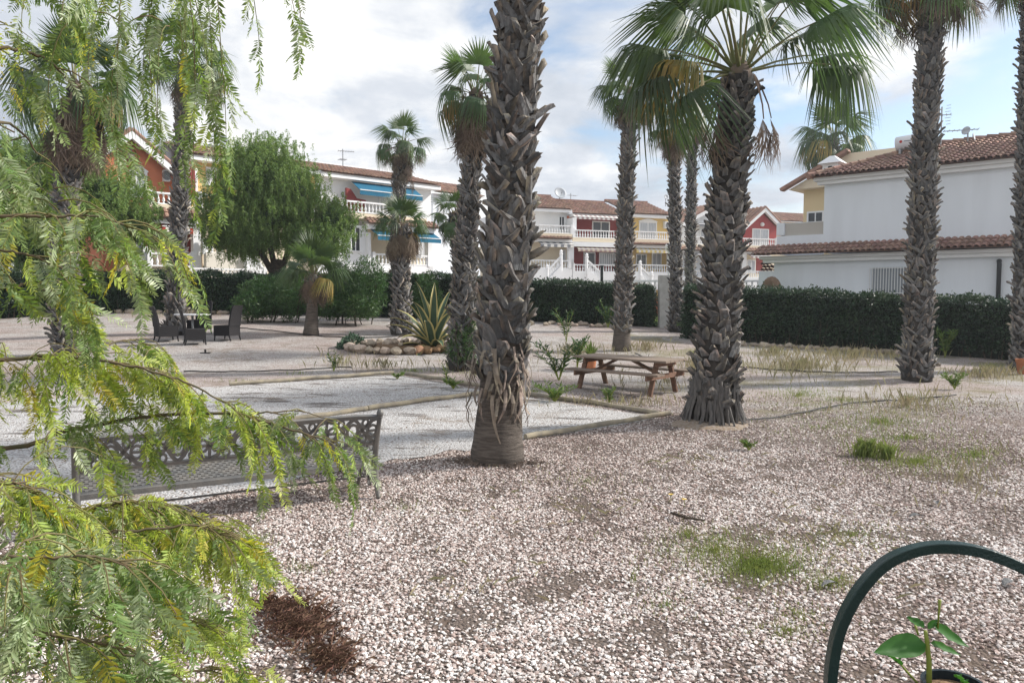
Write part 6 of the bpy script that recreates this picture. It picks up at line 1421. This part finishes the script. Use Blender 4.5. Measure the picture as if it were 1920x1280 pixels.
# ------------------------------------------------------------------ weeping pepper tree in the foreground, trunk left of the frame
M_pl = [mat('pepper_leaf_fresh', (0.36, 0.44, 0.11), 0.5, (0.44, 0.50, 0.15), 3, transl=0.5, tcol=(1.35, 1.35, 0.6), island=0.35, spec=0.3),
        mat('pepper_leaf_green', (0.13, 0.205, 0.06), 0.5, (0.19, 0.265, 0.085), 3, transl=0.38, tcol=(1.4, 1.4, 0.6), island=0.35, spec=0.35),
        mat('pepper_leaf_greyish', (0.26, 0.32, 0.17), 0.42, (0.32, 0.37, 0.21), 3, transl=0.3, tcol=(1.2, 1.3, 0.7), island=0.3, spec=0.45),
        mat('pepper_leaf_yellow', (0.48, 0.43, 0.06), 0.55, (0.40, 0.40, 0.07), 3, transl=0.45, tcol=(1.3, 1.2, 0.6), island=0.3)]
def spray_geom(seed, pairs=14, L_=0.20, leaf=0.036):
    q = random.Random(seed); V = []; F = []
    def P(u): return Vector((0.012 * math.sin(u * 3 + seed), L_ * u, -0.05 * u * u * L_ / 0.2))
    n = 6
    for i in range(n + 1):
        u = i / n; c = P(u); w = 0.0011 * (1 - 0.6 * u); V += [c + Vector((-w, 0, 0)), c + Vector((w, 0, 0))]
    F += [(2 * i, 2 * i + 1, 2 * i + 3, 2 * i + 2) for i in range(n)]
    for i in range(pairs * 2 + 1):
        sd_ = (-1) ** i; u = 0.14 + 0.86 * (i // 2 + (0.4 if i % 2 else 0)) / pairs; u = min(u, 1.0); c = P(u); l = leaf * (0.55 + 0.75 * math.sin(math.pi * (0.15 + 0.75 * u))) * q.uniform(0.8, 1.15); a = R(q.uniform(42, 70)) * sd_
        if i == pairs * 2: a = 0.0
        d = Vector((math.sin(a), math.cos(a), q.uniform(-0.45, 0.15))).normalized(); s = d.cross(Vector((q.uniform(-0.5, 0.5), 0, 1))).normalized(); nn = s.cross(d); w = l * 0.115; cv = q.uniform(-0.15, 0.05)
        o = len(V); V += [c, c + d * l * 0.35 - s * w + nn * w * 0.4, c + d * l * 0.35 + s * w + nn * w * 0.4, c + d * l * 0.7 - s * w * 0.75 + nn * (cv * l * 0.3), c + d * l * 0.7 + s * w * 0.75 + nn * (cv * l * 0.3), c + d * l + nn * cv * l]
        F += [(o, o + 2, o + 4, o + 3), (o, o + 3, o + 1, o + 1), (o + 3, o + 4, o + 5, o + 5)]
    F2 = [tuple(dict.fromkeys(f)) for f in F]; return V, F2
SPR = [spray_geom(i, pairs=q, L_=l, leaf=f) for i, (q, l, f) in enumerate(((14, 0.20, 0.036), (12, 0.17, 0.034), (16, 0.23, 0.038), (10, 0.14, 0.032), (13, 0.19, 0.04), (15, 0.21, 0.033)))]
SPR_ME = {}
def spray_mesh(i, k):
    if (i, k) not in SPR_ME:
        m = MB(); m.add(*SPR[i]); me = m.mesh('leaf_spray'); me.materials.append(M_pl[k]); SPR_ME[(i, k)] = me
    return SPR_ME[(i, k)]
SPR_TRI = []
for V, F in SPR:
    tri = []
    for f in F:
        for j in range(1, len(f) - 1): tri.append((f[0], f[j], f[j + 1]))
    SPR_TRI.append((np.array([v[:] for v in V]), np.array(tri)))
def pepper_near():
    q = random.Random(99); tb = Vector((-4.3, 2.3, 0)); root = thing('pepper_tree', 'weeping pepper tree overhanging the left foreground with drooping feathery leaves', 'tree', tb)
    leaves = []; twigs = MB(); flowers = []
    MB().tube([(0, 0, -0.1), (0.1, 0.1, 1.0), (0.0, 0.3, 2.2), (0.2, 0.5, 3.6), (0.5, 0.8, 4.8)], [0.34, 0.26, 0.22, 0.16, 0.08], 12).build('trunk', M_bark, root, smooth=True)
    def pal(mix):
        x = q.random(); acc = 0
        for i, w in enumerate(mix):
            acc += w
            if x < acc: return i
        return 1
    def hang_twig(p, L_, mix, sc=1.0, out=None, step=0.055, sway=0.12):
        """a twig that leaves p, arches over and hangs; leaf sprays alternate along it"""
        az = q.uniform(0, 6.28); o = out if out is not None else Vector((math.cos(az), math.sin(az), 0)) * 0.35
        P = [p]; d = Vector((o.x, o.y, 0.25 + o.z)).normalized(); n = max(3, int(L_ / 0.05)); side = 1
        sw = Vector((q.uniform(-1, 1), q.uniform(-1, 1), 0)) * sway
        for i in range(n):
            d = (d + Vector((0, 0, -0.42)) + sw * 0.25 + Vector((q.uniform(-1, 1), q.uniform(-1, 1), 0)) * 0.06).normalized(); P.append(P[-1] + d * (L_ / n))
        twigs.tube([v - tb for v in P], [0.0024 * (1 - 0.6 * i / n) + 0.0004 for i in range(n + 1)], 4, caps=False)
        s = 0.03; acc = 0.0
        for i in range(n):
            seg = L_ / n
            while s < acc + seg:
                u = (s - acc) / seg; c = P[i].lerp(P[i + 1], u); t = (P[i + 1] - P[i]).normalized(); a = q.uniform(0, 6.28); lat = Vector((math.cos(a), math.sin(a), 0)) * side; side = -side
                dr = (t * 0.6 + lat * q.uniform(0.15, 0.55) + Vector((0, 0, -q.uniform(0.4, 1.2)))).normalized(); leaves.append((c, dr, sc * q.uniform(0.6, 1.0), pal(mix))); s += step * q.uniform(0.7, 1.3)
            acc += seg
        leaves.append((P[-1], (P[-1] - P[-2]).normalized(), sc * 0.9, pal(mix)))
    def branch(pix, rad, mix, ntw, Lr, sc=1.0, step=0.058, up=0.15, name='branch', tail=True):
        """pix: (px, py, Y); a woody branch through those points, twigs hanging from it"""
        P0 = [at(*p) for p in pix]; P = []
        for i in range(len(P0) - 1):
            p0, p1, p2, p3 = P0[max(i - 1, 0)], P0[i], P0[i + 1], P0[min(i + 2, len(P0) - 1)]
            for j in range(7): u = j / 7; P.append(0.5 * ((2 * p1) + (p2 - p0) * u + (2 * p0 - 5 * p1 + 4 * p2 - p3) * u * u + (3 * p1 - p0 - 3 * p2 + p3) * u ** 3))
        P.append(P0[-1]); n = len(P)
        P = [p + Vector((q.uniform(-1, 1), q.uniform(-1, 1), q.uniform(-1, 1))) * 0.004 for p in P]
        MB().tube([p - tb for p in P], [rad * (1 - 0.72 * i / n) for i in range(n)], 7).build(name, mat('young_bark', (0.14, 0.10, 0.06), 0.85, (0.09, 0.085, 0.05), 20), root, smooth=True)
        low = pix[1][1] > 880; ntw = int(ntw * (1.5 if low else 1.35 if pix[1][1] == 675 else 0.72 if 400 < pix[1][1] < 600 else 0.75 if pix[1][1] > 600 else 0.45)); sc = sc * (0.8 if low else 0.85)
        for i in range(ntw):
            u = q.random() ** 0.85 * (n - 1.01); k = int(u); p = P[k].lerp(P[k + 1], u - k); t = (P[k + 1] - P[k]).normalized()
            hang_twig(p, q.uniform(*Lr), mix, sc, out=t * 0.35 + Vector((q.uniform(-0.5, 0.5), q.uniform(-0.5, 0.5), q.uniform(-0.1, up))), step=step)
        return P
    FR = (0.60, 0.20, 0.12, 0.08); GR = (0.12, 0.52, 0.32, 0.04); GY = (0.06, 0.32, 0.58, 0.04); DK = (0.05, 0.75, 0.19, 0.01)
    # branches that show in the picture (pixel x, pixel y, distance)
    branch([(-260, 700, 2.8), (0, 675, 3.0), (110, 668, 3.05), (200, 678, 3.1), (280, 694, 3.15), (370, 726, 3.2), (450, 775, 3.25)], 0.010, FR, 34, (0.12, 0.36))
    branch([(60, 676, 3.02), (160, 660, 3.2), (220, 640, 3.4), (260, 638, 3.5), (300, 660, 3.5)], 0.006, FR, 12, (0.1, 0.26), 0.9)
    branch([(-260, 860, 2.9), (30, 838, 3.1), (110, 812, 3.15), (180, 796, 3.2), (300, 778, 3.25), (440, 776, 3.3), (500, 792, 3.3), (570, 812, 3.3), (630, 830, 3.3)], 0.011, GR, 36, (0.10, 0.34))
    branch([(420, 776, 3.3), (500, 773, 3.35), (570, 772, 3.4), (620, 790, 3.4)], 0.005, GR, 9, (0.1, 0.3), 0.9)
    branch([(-200, 1000, 2.5), (100, 965, 2.7), (200, 945, 2.75), (260, 942, 2.8), (330, 955, 2.85), (400, 985, 2.85)], 0.010, FR, 32, (0.12, 0.34), 0.95)
    branch([(-150, 1110, 2.4), (60, 1070, 2.5), (170, 1010, 2.6), (260, 995, 2.65), (370, 985, 2.7), (430, 1010, 2.7)], 0.009, FR, 30, (0.1, 0.3), 0.9)
    branch([(-200, 1060, 1.7), (0, 1046, 1.7), (120, 1043, 1.72), (200, 1046, 1.75), (270, 1070, 1.8)], 0.006, GY, 15, (0.10, 0.26), 0.95, step=0.036)
    branch([(-200, 1210, 1.6), (0, 1180, 1.62), (100, 1190, 1.65), (200, 1210, 1.7), (310, 1260, 1.75)], 0.006, GY, 13, (0.08, 0.2), 0.95, step=0.036)
    branch([(-200, 920, 2.0), (-40, 905, 2.1), (40, 915, 2.15), (110, 950, 2.2)], 0.008, FR, 18, (0.1, 0.3), 0.9)
    branch([(-150, 1290, 2.3), (100, 1240, 2.4), (250, 1180, 2.5), (340, 1160, 2.55), (420, 1190, 2.6)], 0.008, FR, 24, (0.08, 0.22), 0.85)
    branch([(100, 1330, 2.3), (260, 1275, 2.4), (400, 1255, 2.5), (500, 1265, 2.6)], 0.007, FR, 14, (0.06, 0.14), 0.8)
    branch([(-200, 415, 2.3), (0, 405, 2.4), (100, 405, 2.45), (160, 404, 2.5), (215, 414, 2.55), (245, 432, 2.6)], 0.007, GR, 19, (0.14, 0.36), 0.95)
    branch([(-200, 560, 2.6), (0, 540, 2.7), (60, 535, 2.75), (120, 560, 2.8)], 0.007, GR, 14, (0.12, 0.32))
    branch([(-200, 480, 2.3), (-20, 470, 2.4), (60, 480, 2.45), (110, 500, 2.5)], 0.006, GR, 12, (0.14, 0.34), 0.95)
    # long strands hanging from limbs above the frame
    tops = [(225, 40, 0.5), (245, -60, 0.75), (265, -90, 0.85), (290, -40, 0.75), (305, -100, 0.8), (325, -70, 0.95), (335, -30, 0.9), (345, -90, 1.1), (360, -60, 0.9), (385, -70, 0.85), (405, -60, 0.8), (425, -80, 0.62), (448, -60, 0.4), (466, -40, 0.42), (455, -90, 0.55), (210, -60, 0.6), (180, -40, 0.5), (150, -60, 0.5), (320, 60, 0.6), (340, 120, 0.45), (355, 60, 0.5), (300, 40, 0.55), (255, 60, 0.5)]
    for (x, y, L_) in tops:
        p = at(x + q.uniform(-6, 6), y, q.uniform(3.0, 3.6)); hang_twig(p, L_, DK if x > 215 else GR, 0.9, out=Vector((q.uniform(-0.2, 0.2), q.uniform(-0.3, 0.3), -0.1)), step=0.075, sway=0.03)
    for i in range(12):
        x = -40 + 230 * q.random() ** 1.9; y = q.uniform(-90, 330); p = at(x, y, q.uniform(2.4, 3.5)); hang_twig(p, q.uniform(0.2, 0.5), (0.16, 0.58, 0.2, 0.06), 0.9, out=Vector((q.uniform(-0.3, 0.3), q.uniform(-0.3, 0.3), 0)), step=0.05, sway=0.08)
        if q.random() < 0.5: flowers.append(p + Vector((0, 0, -0.1)))
    for i in range(10):
        x = q.uniform(-20, 110); y = q.uniform(300, 420); p = at(x, y, q.uniform(2.5, 3.2)); hang_twig(p, q.uniform(0.2, 0.4), GR, 0.9, step=0.05)
    branch([(-300, -120, 2.6), (-60, -60, 2.9), (120, -70, 3.1), (300, -80, 3.3), (480, -70, 3.4)], 0.02, DK, 10, (0.15, 0.3), 0.9)
    branch([(-300, 120, 2.5), (-40, 90, 2.8), (60, 100, 2.95), (110, 130, 3.0), (140, 170, 3.1)], 0.009, GR, 8, (0.15, 0.4), 0.9)
    branch([(-300, 260, 2.4), (-40, 230, 2.6), (30, 240, 2.75), (70, 290, 2.85)], 0.008, GR, 8, (0.15, 0.4), 0.9)
    # limbs out of frame tie the branches to the trunk
    for e in ((-260, 700, 2.8), (-260, 860, 2.9), (-200, 1000, 2.5), (-150, 1110, 2.4), (-200, 1060, 1.7), (-200, 1210, 1.6), (-200, 920, 2.0), (-150, 1290, 2.3), (100, 1330, 2.3), (-200, 415, 2.3), (-200, 560, 2.6), (-200, 480, 2.3), (-300, -120, 2.6), (-300, 120, 2.5), (-300, 260, 2.4)):
        p = at(*e); h = min(max(p.z + 0.5, 1.2), 4.4); s = tb + Vector((0.15, 0.3, h)); m_ = s.lerp(p, 0.5) + Vector((0, 0, 0.15)); MB().tube([s - tb, m_ - tb, p - tb], [0.045, 0.028, 0.012], 7).build('limb', M_bark, root, smooth=True)
    # yellow flower panicles among the upper leaves
    fm = MB()
    for c in flowers:
        for i in range(46):
            o = c + Vector((q.gauss(0, 0.035), q.gauss(0, 0.035), q.uniform(-0.1, 0.02))) - tb; r = 0.0045; a = Vector((q.uniform(-1, 1), q.uniform(-1, 1), q.uniform(-1, 1))).normalized(); b_ = a.orthogonal().normalized(); d_ = a.cross(b_); fm.add([o - b_ * r, o + d_ * r, o + b_ * r, o - d_ * r], [(0, 1, 2, 3)])
    fm.build('flower_panicles', M_pl[3], root, kind='stuff')
    twigs.build('twigs', mat('green_twig', (0.17, 0.17, 0.05), 0.7, (0.13, 0.09, 0.05), 8), root, kind='stuff')
    # place the leaf sprays
    out = []
    for (c, d, s, k) in leaves:
        a = q.uniform(0, 6.28); r = Vector((math.cos(a), math.sin(a), q.uniform(-0.3, 0.6))); x = d.cross(r)
        if x.length < 1e-3: continue
        x.normalize(); z = x.cross(d).normalized(); M = Matrix(((x.x, d.x, z.x, c.x - tb.x), (x.y, d.y, z.y, c.y - tb.y), (x.z, d.z, z.z, c.z - tb.z), (0, 0, 0, 1))) @ Matrix.Diagonal((s, s, s, 1)); out.append((c, M, k, q.randrange(len(SPR)), s))
    def seen(c):
        if c.y < 0.3: return False
        u, v = c.x / c.y * FPX + 960, HZ - (c.z - CAMH) / c.y * FPX; return 0 < u < 1920 and 0 < v < 1280
    vis = sorted([o for o in out if seen(o[0])], key=lambda o: o[0].length / o[4]); ids = set(id(o) for o in vis[:300])
    for (c, M, k, i, s) in vis[:300]: link('leaf_spray', spray_mesh(i, k), root, mw=M)
    for k in range(4):
        V, F, o = [], [], 0
        for e in out:
            if id(e) in ids or e[2] != k: continue
            v, t = SPR_TRI[e[3]]; M = np.array(e[1]); V.append(v @ M[:3, :3].T + M[:3, 3]); F.append(t + o); o += len(v)
        if V: link('foliage', npmesh('foliage', np.concatenate(V), np.concatenate(F), M_pl[k]), root, kind='stuff')
    print('pepper sprays', len(out), 'visible', len(vis))
pepper_near()
# ------------------------------------------------------------------ thin scattering volume added to imitate bluish lens glare
def lens_veil():
    me = MB().box(-75, 95, -8, 110, -1.0, 22).mesh('lens_veil')
    m = bpy.data.materials.new('lens_veil'); m.use_nodes = True; N = m.node_tree.nodes; N.clear()
    o = N.new('ShaderNodeOutputMaterial'); v = N.new('ShaderNodeVolumePrincipled'); v.inputs['Color'].default_value = (0.86, 0.92, 1.0, 1); v.inputs['Density'].default_value = 0.0008; v.inputs['Anisotropy'].default_value = 0.45
    m.node_tree.links.new(v.outputs[0], o.inputs['Volume']); me.materials.append(m); link('lens_veil', me, kind='stuff', label='thin pale volume added over the whole garden to imitate lens glare', cat='lens_veil')
lens_veil()
